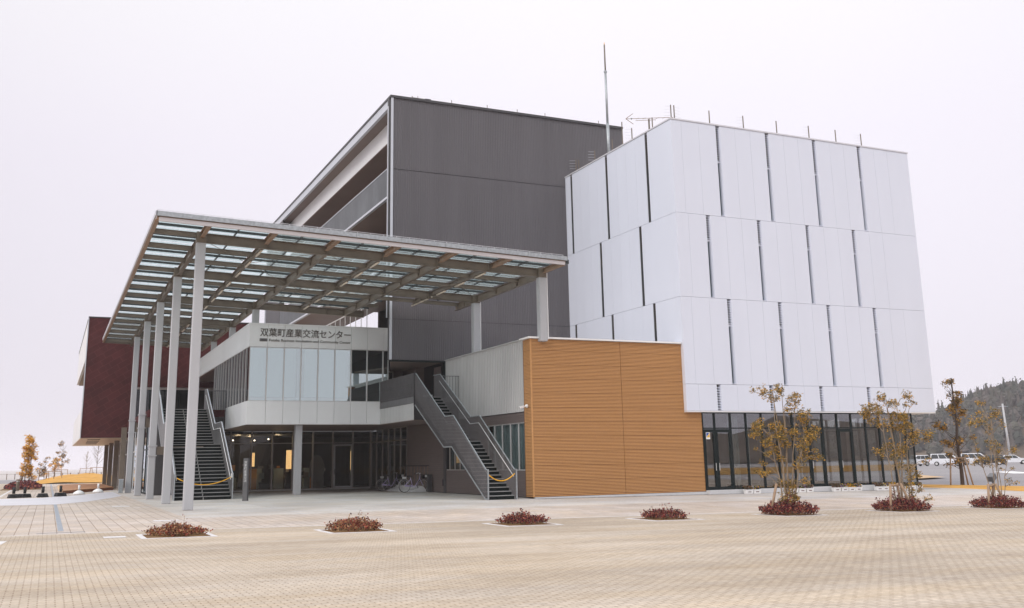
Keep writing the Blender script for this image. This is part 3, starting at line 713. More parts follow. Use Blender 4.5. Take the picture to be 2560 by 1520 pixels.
for a, b in zip(fy, fy[1:]):
    zb_ = 5.075 if a < 62.2 else 4.99
    w = window(sb, 'x', SX0+.03, a, b, zb_, 8.055, 'alu', 'winglass', .02, .02, None, 'side_window', .012)
    box('fin', 'alul', w, SX0-.015, SX0+.025, b-.02, b+.02, zb_, 8.05)
box('room_floor', 'intl', sb, SX0+.15, 17.6, SY+.15, 68, 4.905, 4.985); box('room_back_wall', 'interior', sb, 9.85, 17.6, 67.8, 68, 4.99, 8.0)
box('room_side_wall', 'interior', sb, 17.55, 17.68, SY+.16, 67.7, 4.99, 8.0)
# ground floor glazing under the overhang
gx_ = [9.25, 10.55, 11.87, 13.2, 14.53, 15.87, 17.21, 18.57, 19.8]
for k, (a, b) in enumerate(zip(gx_, gx_[1:])):
    w = window(sb, 'y', 65.8, a, b, .06, 3.80, 'alu', 'shopglass', .045, .10, 3.0, 'shop_window' if k != 6 else 'entrance_door', .05)
    if k == 6:
        f = MB().box(a+.05, a+.15, 65.76, 65.86, .1, 2.9).box(b-.12, b-.05, 65.76, 65.86, .1, 2.9).box(a+.15, b-.12, 65.76, 65.86, 2.8, 2.9).box(a+.15, b-.12, 65.76, 65.86, .1, .2)
        f.build('door_leaf_frame', 'alul', w); MB().tube([(a+.10, 65.7, .95), (a+.10, 65.7, 1.3)], .015, 6).build('handle', 'black', w)
gy_ = [58.25, 59.5, 60.75, 62.0, 63.25, 64.5, 65.75]
for a, b in zip(gy_, gy_[1:]): window(sb, 'x', 19.80, a, b, .06, 3.80, 'alu', 'winglass', .04, .10, 3.0, 'shop_side_window')
box('sill_step', 'alul', sb, 9.25, 19.8, 65.76, 65.92, 0.0, .055)
# the shop interior
rm = MB().box(8.6, 24, 74.8, 75, .05, 3.8).box(23.8, 24, 58.3, 74.8, .05, 3.8).box(8.4, 8.6, 66, 75, .05, 3.8); rm.build('shop_wall', 'interior', sb)
box('shop_floor', 'interior', sb, 8.6, 23.8, 65.95, 74.8, 0, .05); box('shop_ceiling', 'darktrim', sb, 8.6, 23.8, 65.95, 74.8, 3.6, 3.75)
for a, b, z0, z1 in ((12.35, 12.65, 1.55, 2.45), (14.72, 15.25, 1.35, 2.6), (19.2, 19.4, 1.2, 2.5)):
    for s in range(max(2, int((b-a)/.09))):
        x = a+s*.09; box('lit_slat', 'warm', sb, x, x+.065, 68.6, 68.64, z0, z1)
random.seed(11)
for k in range(26):
    x = random.uniform(9.3, 17.5); y = random.uniform(67.3, 73.5); h = random.choice((.5, .8, 1.1, 1.4)); w_ = random.uniform(.25, .8)
    box('display_shelf', random.choice(('intl', 'wood', 'interior', 'soffit', 'curtain')), sb, x, x+w_, y, y+.4, .05, h)
for k in range(14):
    x = random.uniform(9.5, 17.0); y = random.uniform(67.1, 72); z = random.uniform(.7, 1.7)
    box('merchandise', random.choice(('red', 'curtain', 'wood', 'intl', 'lampw')), sb, x, x+random.uniform(.15, .5), y, y+.05, z, z+random.uniform(.12, .4))
for x, y, z in ((12.8, 70, 3.3), (13.55, 69, 3.35), (11.6, 71.5, 3.35)):
    MB().lathe([(.001, -.045), (.04, -.03), (.05, 0), (.035, .04), (.001, .045)], (x, y, z), 10).build('lamp', 'bulb', sb, True)
for x, y in ((11.6, 69.5), (14.2, 69.0), (12.9, 72.5)):
    pl_ = bpy.data.lights.new('shop_lamp', 'POINT'); pl_.energy = 26; pl_.color = (1, .72, .42); pl_.shadow_soft_size = .12
    po_ = bpy.data.objects.new('shop_lamp', pl_); COL.objects.link(po_); po_.location = (x, y, 3.2); po_.parent = sb
fan = MB().lathe([(.62, -.02), (.66, 0), (.62, .02)], (0,0,0), 20); f = fan.build('oval_display_board', 'intl', sb); f.location = (16.35, 66.6, 1.35); f.rotation_euler = (math.pi/2, 0, 0); f.scale = (.8, 1.35, 1)
MB().bar((16.35, 66.6, .05), (16.35, 66.6, .6), .12).build('board_stand', 'intl', sb)
f = MB().box(14.95, 15.45, 66.3, 66.5, .75, 1.25); f.build('notice_box', 'intl', sb)
box('notice_face', 'interior', sb, 15.02, 15.38, 66.285, 66.297, .95, 1.18); MB().bar((15.2, 66.4, .05), (15.2, 66.4, .75), .06).build('notice_leg', 'intl', sb)
box('reception_desk', 'interior', sb, 17.5, 18.4, 67, 67.6, .05, 1.1)
st = MB().box(12.42, 12.80, 55.66, 56.04, 0, 3.79); st.build('stilt_column', 'column', sb, bevel=.02)
# bronze lettering
def text(name, body, size, loc, parent, m, rot=(math.pi/2, 0, 0), ext=.012, align='LEFT', width=None, space=1.0, line=1.0, bold=0):
    cu = bpy.data.curves.new(name, 'FONT'); cu.body = body; cu.size = size; cu.extrude = ext; cu.align_x = align; cu.space_character = space; cu.space_line = line
    cu.resolution_u = 4; cu.offset = bold
    t = bpy.data.objects.new(name, cu); COL.objects.link(t)
    dg = bpy.context.evaluated_depsgraph_get(); me = bpy.data.meshes.new_from_object(t.evaluated_get(dg))
    bpy.data.objects.remove(t); me.name = name
    xs_ = [v.co.x for v in me.vertices]; 
    if width and xs_:
        k = width/(max(xs_)-min(xs_)); x0 = min(xs_)
        for v in me.vertices: v.co.x = (v.co.x-x0)*k
    o = bpy.data.objects.new(name, me); COL.objects.link(o); me.materials.clear(); me.materials.append(MT[m])
    o.location = loc; o.rotation_euler = rot; o.parent = parent
    return o
text('name_lettering', '双葉町産業交流センター', .50, (10.23, SY-.014, 8.68), sb, 'signtext', width=5.17, bold=.004)
text('english_lettering', 'Futaba Business Incubation and Community Center', .20, (10.74, SY-.014, 8.37), sb, 'signtext', width=4.65, bold=.0)
box('name_badge', 'galvd', sb, 10.21, 10.63, SY-.02, SY-.002, 8.35, 8.52)
text('badge_lettering', 'F-BICC', .085, (10.27, SY-.026, 8.405), sb, 'signtext', width=.30, ext=.003)
# upper walkway beside it, reached by the wide stair
dk_ = MB().box(5.2, 9.6, 62.75, 79.9, 4.55, 4.97).box(9.6, 14, 68.1, 79.9, 4.55, 4.97); dk_.build('walkway_deck', 'red', sb)
wr = MB()
for k in range(12): wr.box(8.55+k*.095, 8.575+k*.095, 62.80, 62.83, 4.0, 6.1)
wr.box(8.5, 9.64, 62.79, 62.84, 6.1, 6.15); wr.build('walkway_railing', 'galvd', sb)
for k in range(9):
    a = 62.95+1.88*k; w = window(sb, 'x', 5.50, a, a+1.88, .04, 4.50, 'alul' if k > 2 else 'teal', 'winglassc', .06, .10, 2.7, 'undercroft_window')
    box('undercroft_blind' if k > 2 else 'undercroft_dark', 'curtain' if k > 2 else 'darktrim', w, 5.75, 5.78, a+.04, a+1.84, .06, 4.45)
box('undercroft_wall', 'darktrim', sb, 5.52, 9.6, 62.80, 62.92, 0, 4.54)
for k, (x, y) in enumerate(((9.62, 71.5), (9.62, 79.2))): box('walkway_column', 'column', sb, x-.18, x+.18, y-.18, y+.18, 0, 4.55)
# ------------------------------------------------------------------ red shingled block at the far left
RY = 80.0
rb = thing('red_building', 'dark red shingle-clad block standing on columns at the far left end', 'building')
rw_ = MB().box(2.03, 5.6, RY+.002, RY+.35, 3.82, 12.72).box(5.6, 19, RY+.002, RY+.35, 7.58, 12.72); rw_.build('front_wall', 'red', rb)
box('roof_edge', 'darktrim', rb, 1.97, 19, RY-.05, 107, 12.722, 12.80); box('front_edge_trim', 'lightgrey', rb, 1.96, 2.015, RY-.04, RY+.3, 3.80, 12.72)
for z0, z1, n in ((9.68, 12.70, 'upper'), (3.86, 6.02, 'lower')):
    p = MB(); y = RY+.353
    while y < 106.4: p.box(2.0, 2.18, y, min(y+3.0, 106.6)-.012, z0, z1); y += 3.0
    p.box(2.0, 2.9, 106.61, 106.8, z0, z1)
    p.build('balcony_panel', 'loggia_white', rb)
box('lower_soffit', 'lampw', rb, 2.0, 14, RY+.36, 106.8, 3.78, 3.857); box('upper_soffit', 'soffit', rb, 2.19, 4.0, RY+.36, 106.6, 9.6, 9.677)
box('balcony_floor', 'soffit', rb, 2.19, 4.0, RY+.36, 106.6, 4.9, 5.0)
for k in range(4): box('soffit_slot', 'black', rb, 2.6+.1*k, 3.5+.1*k, 83+4.6*k, 83.25+4.6*k, 3.74, 3.778)
box('inner_wall', 'interior', rb, 4.0, 4.2, RY+.36, 106.8, 3.9, 12.7)
box('upper_glazing_frame', 'alu', rb, 5.62, 12, RY+.10, RY+.16, 7.40, 7.575)
for k in range(6):
    window(rb, 'y', RY+.1, 5.62+1.05*k, 6.67+1.05*k, 4.98, 7.40, 'teal', 'winglass', .05, .08, None, 'walkway_window')
box('upper_inner_wall', 'interior', rb, 5.6, 14, RY+1.5, RY+1.6, 4.0, 7.5)
for k in range(4):
    y = 79.05+7.87*k; box('support_column', 'steel', rb, 4.76, 5.12, y, y+.36, 0, 4.53 if k == 0 else 3.77)
for k in range(8): window(rb, 'x', 5.35, 80.4+2.6*k, 83.0+2.6*k, .05, 3.75, 'alu', 'winglass', .08, .1, 2.6, 'ground_window')
box('ground_inner_wall', 'intl', rb, 8, 8.2, 80, 106, 0, 3.75)
# ------------------------------------------------------------------ entrance canopy
can = thing('entrance_canopy', 'large glass-roofed steel entrance canopy on tall square grey columns', 'canopy')
zr = lambda x: 10.75-.0328*(x-5.11)              # top of the cross beams: the roof drains towards the building
BX = [4.95+2.54*i for i in range(7)]             # beam lines running away from the camera
CY = [40.12+7.87*k for k in range(5)]            # column lines
CX0, CF, CB = 3.0, 37.8, 78.1
def xr_at(y): return 20.25 if y < 51.3 else 16.35 if y < 56 else 10.12   # the roof steps back twice
def ibeam(name, a, b, depth, w, m='steel', ztop=None):
    """I-section from a to b (top centre points)"""
    mb = MB(); a = Vector(a); b = Vector(b); d = Vector((0,0,1))
    mb.bar(a-d*.008, b-d*.008, w, .016); mb.bar(a-d*(depth-.008), b-d*(depth-.008), w, .016)
    mb.bar(a-d*(depth/2), b-d*(depth/2), .014, depth-.034)
    L = (b-a).length; n = int(L/2.6); dr = (b-a).normalized()
    side = dr.cross(d).normalized()
    for k in range(1, n+1):
        c = a+(b-a)*(k/(n+1))-d*(depth/2); 
        mb.bar(c-side*(w/2-.01), c+side*(w/2-.01), .012, depth-.036)
    return mb.build(name, m, can)
for y in CY:
    for (x, z0) in ((4.93, 0),)+(((20.12, 6.9),) if y < 48.5 else ((10.03, 9.37),) if y > 55 else ()):
        c = MB().box(x-.18, x+.18, y-.18, y+.18, z0, zr(x)-.40); o = c.build('column', 'column', can, bevel=.03)
        h = MB().box(x-.19, x+.19, y-.19, y+.19, zr(x)-.397, zr(x)+.02); h.build('column_head', 'steel', o)
        box('collar', 'steel', o, x-.205, x+.205, y-.205, y+.205, zr(x)-.42, zr(x)-.40)
        if x > 20: MB().tube([(x+.24, y-.10, 7.0), (x+.24, y-.10, zr(x)-.1)], .035, 8).build('downpipe', 'white_paint', o)
    xe = xr_at(y)
    ibeam('cross_beam', (5.12, y, zr(5.12)), (min(xe, 20.0)-.06 if xe > 11 else 9.85, y, zr(min(xe, 20.0) if xe > 11 else 9.85)), .385, .20)
# deck beams gripping the left columns
for k, zz in ((2, (2.21, 2.71)), (3, (3.92, 4.70)), (4, (3.91, 4.70))):
    y = CY[k]; 
    for z in zz: box('deck_collar', 'column', can, 4.71, 5.15, y-.22, y+.22, z-.03, z+.03)
    box('deck_bracket', 'steel', can, 5.12, 7.5, y-.12, y+.12, zz[0]+.04, zz[1]-.04)
for i, x in enumerate(BX):
    ye = 51.0 if x > 15.2 else 55.86 if x > 10.1 else CB
    deep = .385 if i % 2 == 0 else .24
    zt = zr(x)-.002 if i % 2 == 0 else zr(x)
    # cantilever ends, then spans between the cross beams
    ys_ = [CF+.18]+[y for y in CY if y < ye-.3]+[ye]
    for a, b in zip(ys_, ys_[1:]):
        a2 = a+(.20 if a in CY and i in (0, 6) else .11 if a in CY else 0); b2 = b-(.20 if b in CY and i in (0, 6) else .11 if b in CY else 0)
        dp = deep if a in CY else .22
        if i == 0 and a in CY: dp = .36
        if b2-a2 > .2: ibeam('long_beam', (x, a2, zr(x)+.0), (x, b2, zr(x)+.0), dp, .17, 'rust' if (a not in CY) else 'steel')
        if i % 2 == 1 and a in CY:
            n = 3
            for k in range(n):
                c = a2+(b2-a2)*(k+.5)/n
                MB().tube([(x, c-.62, zr(x)-.29), (x, c+.62, zr(x)-.29)], .045, 8).build('lamp_tube', 'lampw', can, True)
# purlins, glass panes and glazing bars
PY = [CF+.12]+[40.12+2.6233*k for k in range(-0, 15)]
PY = [CF+.16]+[y for y in PY if y > CF+.5 and y < CB]+[CB-.05]
for y in PY:
    xe = xr_at(y); main = any(abs(y-c) < .05 for c in CY)
    segs = [(CX0+.08, 4.86)] if main else [(CX0+.08, xe)]
    for a, b in segs:
        pm = MB(); pm.bar((a, y, zr(a)-.10), (b, y, zr(b)-.10), .09, .19)
        pm.bar((a, y, zr(a)-.012), (b, y, zr(b)-.012), .15, .016); pm.build('purlin', 'steel', can)
random.seed(5)
npane = 0
XB = [CX0+.12]+BX
for j, (a, b) in enumerate(zip(PY, PY[1:])):
    for i, (c, d) in enumerate(zip(XB, XB[1:])):
        if (a+b)/2 > 51.2 and d > 15.3:
            if c > 15.3 or (a+b)/2 > 55.8: continue
            d = 16.3
        if (a+b)/2 > 55.8 and d > 10.2: continue
        up2 = .09
        p = MB().quad((c+.05, a+.05, zr(c)+up2), (d-.05, a+.05, zr(d)+up2), (d-.05, b-.05, zr(d)+up2), (c+.05, b-.05, zr(c)+up2))
        o = p.build('glass_panel', 'glasscan', can); npane += 1
        bars = MB(); m = (a+b)/2
        for yy in (m-.30, m+.36): bars.bar((c, yy, zr(c)+up2-.055), (d, yy, zr(d)+up2-.055), .05, .10)
        if i > 0: bars.bar(((c+d)/2, a+.08, zr((c+d)/2)+up2-.06), ((c+d)/2, b-.08, zr((c+d)/2)+up2-.05), .05, .07)
        bars.bar((c+.02, a+.08, zr(c)+up2-.05), (c+.02, b-.08, zr(c)+up2-.04), .05, .05); bars.build('glazing_bar', 'bar', o)
# bracing rods
for k, (a, b) in enumerate(zip(CY, CY[1:])):
    for i in range(0, 6, 2):
        if (BX[i+2] > 15.3 and b > 51.5) or (BX[i+2] > 10.2 and b > 56): continue
        r = MB(); z1 = zr(BX[i])-.22; z2 = zr(BX[i+2])-.22; m = (a+b)/2
        for (p, q) in (((BX[i], a), (BX[i+1], m)), ((BX[i+1], m), (BX[i+2], a)), ((BX[i], b), (BX[i+1], m)), ((BX[i+1], m), (BX[i+2], b))):
            r.tube([(p[0], p[1], zr(p[0])-.24), (q[0], q[1], zr(q[0])-.26)], .012, 5)
        r.build('bracing_rod', 'steel', can)
# fascia: galvanised strip above a pale channel, along the front and the left edge
n = 9
for k in range(n):
    a = CX0+(20.3-CX0)*k/n; b = CX0+(20.3-CX0)*(k+1)/n-.012
    f = MB().hexa([(a,CF,zr(a)-.03),(b,CF,zr(b)-.03),(b,CF+.06,zr(b)-.03),(a,CF+.06,zr(a)-.03),(a,CF,zr(a)+.155),(b,CF,zr(b)+.155),(b,CF+.06,zr(b)+.155),(a,CF+.06,zr(a)+.155)])
    f.build('front_fascia', 'galv', can)
fc = MB().bar((CX0+.1, CF+.10, zr(CX0)-.145), (20.2, CF+.10, zr(20.2)-.145), .08, .15); fc.build('front_channel', 'fas', can)
fc = MB().bar((CX0+.06, CF+.12, zr(CX0)-.05), (20.25, CF+.12, zr(20.25)-.05), .10, .025); fc.build('front_flashing', 'rust', can)
le = MB().box(CX0-.03, CX0+.03, CF, CB, zr(3)-.02, zr(3)+.155); le.build('left_fascia', 'lightgrey', can)
le = MB().box(CX0+.035, CX0+.14, CF+.07, CB, zr(3)-.16, zr(3)-.03).box(CX0-.02, CX0+.13, CF+.07, CB, zr(3)-.19, zr(3)-.163); le.build('left_channel', 'rust', can)
gt = MB().bar((20.33, CF+.1, zr(20.3)-.06), (20.33, 51.2, zr(20.3)-.06), .16, .18); gt.build('gutter', 'bar', can)
gt = MB().bar((10.25, 56.1, zr(10.2)-.02), (10.25, CB, zr(10.2)-.02), .12, .16); gt.build('gutter', 'bar', can)
gt = MB().bar((20.4, CF+.3, zr(20.3)-.02), (27.5, 44, zr(20.3)-.02), .01, .01)
wire = MB(); k = 0; x = CX0+.03
pts = []
while x < 20.2:
    pts.append((x, CF+.02, zr(x)+.20)); wire.tube([(x, CF+.02, zr(x)+.155), (x, CF+.02, zr(x)+.205)], .012, 4); x += .55
wire.tube(pts, .008, 4); wire.build('lightning_wire', 'coping', can)
wall_tie = MB().box(20.42, 27.68, 40.9, 41.0, 10.28, 10.4)
# ------------------------------------------------------------------ stairs
def staircase(name, label, x0, x1, y0, ny1, nz1, ly, nz2, ytop, ztop, mesh, steps1, steps2, post_h=1.40):
    t = thing(name, label, 'staircase')
    ln = nz1
    tr = MB()
    def flight(ya, za, yb, zb, n):
        rs = MB()
        for k in range(n):
            z = za+(zb-za)*(k+1)/n; y = ya+(yb-ya)*k/max(1, n-0); 
            d = (yb-ya)/n
            tr.box(x0+.03, x1-.03, y, y+d+.02, z-.032, z)
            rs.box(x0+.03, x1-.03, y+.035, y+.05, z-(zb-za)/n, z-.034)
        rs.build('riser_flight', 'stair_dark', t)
    flight(y0, 0, ny1, nz1, steps1); tr.box(x0+.03, x1-.03, ny1+.02, ly, nz1-.06, nz1-.003)
    flight(ly, nz1, ytop, ztop, steps2)
    for k in range(steps1+steps2): pass
    tr.build('tread', 'tread', t)
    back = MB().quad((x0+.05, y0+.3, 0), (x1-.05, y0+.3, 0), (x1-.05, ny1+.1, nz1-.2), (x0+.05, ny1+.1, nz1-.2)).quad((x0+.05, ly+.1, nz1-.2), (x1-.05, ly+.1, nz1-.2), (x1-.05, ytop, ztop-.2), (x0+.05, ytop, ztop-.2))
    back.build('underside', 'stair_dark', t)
    def path(h): return [(y0-.18, h), (y0+.05, h+.04), (ny1-.12, nz1+h-.06), (ly-.05, nz1+h-.06), (ytop-.1, ztop+h-.04), (ytop+.9, ztop+h-.02)]
    # the side panels follow flight, landing, flight
    bot = [(y0-.18, 0), (y0+.12, 0), (ny1+.15, nz1-.28), (ly+.12, nz1-.28), (ytop+.25, ztop-.33), (ytop+.9, ztop-.33)]
    top = path(post_h-.16)
    def interp(pp, y):
        for (a, z1), (b, z2) in zip(pp, pp[1:]):
            if a <= y <= b: return z1+(z2-z1)*(y-a)/max(1e-6, b-a)
        return pp[-1][1]
    for x in (x0, x1):
        pn = MB()
        if mesh:
            y = y0-.12
            while y < ytop+.85:
                pn.bar((x, y, interp(bot, y)+.02), (x, y, interp(top, y)-.02), .020, .008, (0,1,0)); y += .066
            for f_ in (.25, .5, .75):
                q = [(x, y, interp(bot, y)*(1-f_)+interp(top, y)*f_) for y in [y0-.1+k*.35 for k in range(int((ytop+.9-y0)/.35))]]
                pn.tube(q, .006, 4)
            pn.build('mesh_panel', 'mesh', t)
        else:
            ys_ = sorted(set([b for b, _ in bot]+[a for a, _ in top]))
            for a, b in zip(ys_, ys_[1:]):
                pn.hexa([(x-.02,a,interp(bot,a)),(x+.02,a,interp(bot,a)),(x+.02,b,interp(bot,b)),(x-.02,b,interp(bot,b)),(x-.02,a,interp(top,a)),(x+.02,a,interp(top,a)),(x+.02,b,interp(top,b)),(x-.02,b,interp(top,b))])
            pn.build('side_panel', 'galvd', t)
        MB().tube([(x, a, z) for a, z in top], .028, 6).build('top_rail', 'lightgrey' if not mesh else 'galv', t)
        st_ = MB(); 
        for (a, z1), (b, z2) in zip(bot, bot[1:]): st_.bar((x, a, z1+.03), (x, b, z2+.03), .05, .06)
        st_.build('stringer', 'galv', t)
        MB().box(x-.025, x+.025, y0-.21, y0-.16, 0, post_h-.12).build('end_post', 'galv', t)
        sx = 1 if x == x0 else -1
        hp = [(y0-.1, .96), (ny1-.2, nz1+.84), (ly-.15, nz1+.84), (ytop-.2, ztop+.84)]
        MB().tube([(x+.09*sx, a, z) for a, z in hp], .019, 6).build('handrail', 'white_paint' if not mesh else 'alul', t, True)
    return t
sl1 = staircase('wide_staircase', 'wide open staircase with dark risers between solid grey side panels under the canopy', 5.68, 8.46, 51.9, 56.2, 2.79, 58.5, 2.79, 62.35, 4.97, False, 16, 13)
for xx in (6.55, 7.55): pass
jo = MB()
for k in range(16): 
    z = 2.79*k/16; y = 51.9+4.3*k/16; jo.box(7.08, 7.12, y+.02, y+.034, z+.005, z+.13)
    if k < 13: jo.box(7.08, 7.12, 58.5+3.85*k/13+.02, 58.5+3.85*k/13+.034, 2.79+2.18*k/13+.005, 2.79+2.18*k/13+.12)
jo.build('riser_joint', 'tread', sl1)
box('stair_notice', 'white_paint', sl1, 8.38, 8.43, 51.70, 51.83, 1.05, 1.25)
sr1 = staircase('mesh_staircase', 'narrow steel staircase with dark mesh sides beside the timber wall', 17.26, 18.60, 40.15, 44.1, 2.57, 45.15, 2.57, 49.4, 4.97, True, 15, 14)
ld = MB().box(17.22, 19.77, 49.55, 57.1, 4.72, 4.95); ld.build('landing_slab', 'concrete', sr1)
ld = MB(); ribs_y(ld, 49.55, 55.38, 3.80, 4.718, 17.22, .55, .02); ld.build('landing_side_panel', 'silver', sr1)
box('landing_front', 'darktrim', sr1, 17.24, 19.75, 49.56, 49.62, 3.80, 4.718); box('landing_underside', 'soffit', sr1, 17.24, 19.75, 49.63, 57, 3.78, 3.81)
lm = MB(); y = 49.5
while y < 55.36: lm.bar((17.19, y, 4.66), (17.19, y, 6.22), .030, .008, (0,1,0)); y += .055
lm.box(17.175, 17.185, 49.5, 55.36, 4.68, 5.0)
for z in (4.68, 5.1, 5.6, 6.21): lm.tube([(17.19, 49.5, z), (17.19, 55.36, z)], .014, 4)
lm.build('landing_mesh_panel', 'mesh', sr1)
lp = MB().box(17.17, 17.23, 49.38, 49.46, 4.55, 6.26); lp.build('landing_post', 'darktrim', sr1)
gr = MB()
for k in range(7): gr.tube([(18.75+k*.16, 49.5, 4.97), (18.75+k*.16, 49.5, 6.1)], .014, 5)
gr.tube([(18.68, 49.5, 6.1), (19.75, 49.5, 6.1)], .018, 5); gr.build('landing_railing', 'galvd', sr1)
box('landing_step', 'plinth', sr1, 18.1, 18.5, 50.2, 50.6, 4.955, 5.15)
def rope(name, label, a, b, sag):
    pts = []
    for k in range(13):
        t = k/12; p = Vector(a).lerp(Vector(b), t); p.z -= sag*4*t*(1-t); pts.append(p)
    o = MB().tube(pts, .024, 6); o.tube([pts[0], pts[1]+Vector((0,-.02,-.01)), pts[2]+Vector((0,-.03,-.01))], .02, 5)
    return tag(o.build(name, 'rope', None, True), label, 'rope')
rope('barrier_rope', 'long yellow rope slung across the foot of the wide staircase', (5.78, 51.70, 1.07), (8.36, 51.70, 1.07), .34)
rope('barrier_rope', 'short yellow rope slung across the foot of the narrow mesh staircase', (17.30, 40.0, 1.05), (18.53, 40.0, 1.08), .28)
# ------------------------------------------------------------------ sign post
sp = thing('sign_post', 'slim dark upright sign post with white vertical lettering beside the wide staircase', 'sign', (8.52, 48.6, 0))
MB().box(-.10, .10, -.07, .07, 0, 1.95).build('post', 'galvd', sp, bevel=.01)
MB().box(.10, .17, -.05, .05, 0, 1.95).build('side_fin', 'darktrim', sp)
text('post_lettering', '\n'.join('双葉町産業交流'), .135, (-.085, -.078, 1.72), sp, 'white_paint', ext=.003, line=1.05)
# ------------------------------------------------------------------ roof gear
def rod(label, x, y, z0, z1, fins, side=1):
    t = thing('roof_rod', label, 'rod', (x, y, 0), 0, 'rods along the white roof edge')
    MB().tube([(0,0,z0), (0,0,z1)], .03, 6).build('post', 'steel', t)
    if fins:
        f = MB()
        for k in range(4):
            z = z1-.08-k*.17; f.tube([(0,0,z), (.42*side, .05, z-.03)], .007, 4)
        f.build('side_wire', 'coping', t)
for k, (x, fins, s, lab) in enumerate((
    (28.42, 1, -1, 'thin rod on the white roof, left one of the close pair at its corner'),
    (28.62, 1, 1, 'thin rod on the white roof, right one of the close pair at its corner'),
    (30.85, 0, 1, 'plain thin rod on the white roof just left of its first front slit window'),
    (33.07, 1, -1, 'thin finned rod on the white roof between its first and second front slit windows'),
    (35.33, 0, 1, 'plain thin rod on the white roof between its second and third front slit windows'),
    (37.59, 1, -1, 'thin finned rod on the white roof just right of its third front slit window'),
    (39.53, 0, 1, 'plain thin rod on the white roof just left of its fourth front slit window'),
    (41.42, 1, -1, 'thin finned rod on the white roof, the rightmost of all'))):
    rod(lab, x, 41.0, 18.5, 19.72, fins, s)
for y, z1, fins, s, lab in ((44.85, 19.68, 1, -1, 'thin finned rod on the white roof left of the arrow shaped aerial'), (45.86, 20.37, 0, 1, 'tall plain grey rod on the white roof beside the dark block roof corner'),
    (47.0, 19.68, 0, 1, 'short grey rod on the white roof just right of the tall mast'), (49.06, 19.63, 1, -1, 'short finned rod on the white roof left of the tall mast, before the dark wall'),
    (51.05, 19.62, 0, 1, 'plain short grey rod near the far left end of the white roof'), (51.4, 19.75, 1, -1, 'short finned rod at the very left end of the white roof')):
    rod(lab, 28.4, y, 18.5, z1, fins, s)
ms = thing('lightning_mast', 'very tall slim grey lightning mast rising from the white roof', 'mast', (28.6, 47.76, 0))
MB().tube([(0,0,18.5), (0,0,20.95)], .095, 8).build('lower_tube', 'galv', ms, True); MB().tube([(0,0,20.95), (0,0,24.2)], .07, 8).build('middle_tube', 'galv', ms, True)
MB().tube([(0,0,24.2), (0,0,25.9)], .045, 8).build('upper_tube', 'steel', ms, True); MB().lathe([(.075, 0), (.1, .03), (.1, .12), (.05, .15)], (0,0,24.1), 8).build('joint_collar', 'galv', ms); MB().tube([(0,0,25.9), (0,0,26.05)], .02, 5).build('tip', 'rope', ms)
an = thing('roof_aerial', 'arrow shaped television aerial on two short poles at the white roof edge', 'aerial', (28.4, 43.0, 0))
MB().tube([(0,.08,18.5), (0,.08,19.62)], .045, 6).tube([(0,-.24,18.5), (0,-.24,19.6)], .03, 6).build('pole', 'steel', an)
a = MB().tube([(-1.15,.5,19.62), (1.15,-.55,19.66)], .016, 5).tube([(-.7,.3,19.52), (.3,-.15,19.54)], .014, 5)
for s in (1, -1): a.tube([(-1.2,.5,19.62), (-.82,.36,19.62+.3*s)], .016, 5)
for k in range(6): x = -.6+.32*k; a.tube([(x,.5-.46*(x+1.15)-.12,19.63), (x,.5-.46*(x+1.15)+.14,19.64)], .008, 4)
a.build('antenna', 'rust', an); MB().lathe([(.001,-.05), (.05,0), (.001,.05)], (-.9,.4,19.63), 8).build('knob', 'black', an)
rg = thing('roof_gauge', 'tiny weather gauge on the dark block roof near its left corner', 'gauge', (17.9, 51.9, 22.3))
MB().tube([(0,0,0), (0,0,.30)], .03, 5).tube([(.35,0,0), (.35,0,.36)], .015, 5).tube([(0,0,.24), (.9,0,.24)], .01, 4).build('mount', 'steel', rg); MB().box(.8, 1.15, -.03, .03, .2, .26).build('vane', 'darktrim', rg)
for x, lab in ((20.3, 'tiny stub on the dark block roof, first from its left corner gauge'), (22.6, 'tiny stub on the dark block roof, second from its left corner gauge'), (24.6, 'tiny stub on the dark block roof, third from its left corner gauge'), (26.5, 'tiny stub on the dark block roof, fourth from its left corner gauge'), (30.3, 'tiny stub on the dark block roof just left of the tall mast')):
    tag(MB().tube([(x, 51.7, 22.35), (x, 51.7, 22.62)], .02, 5).build('roof_stub', 'steel'), lab, 'rod', 'stubs on the dark roof')
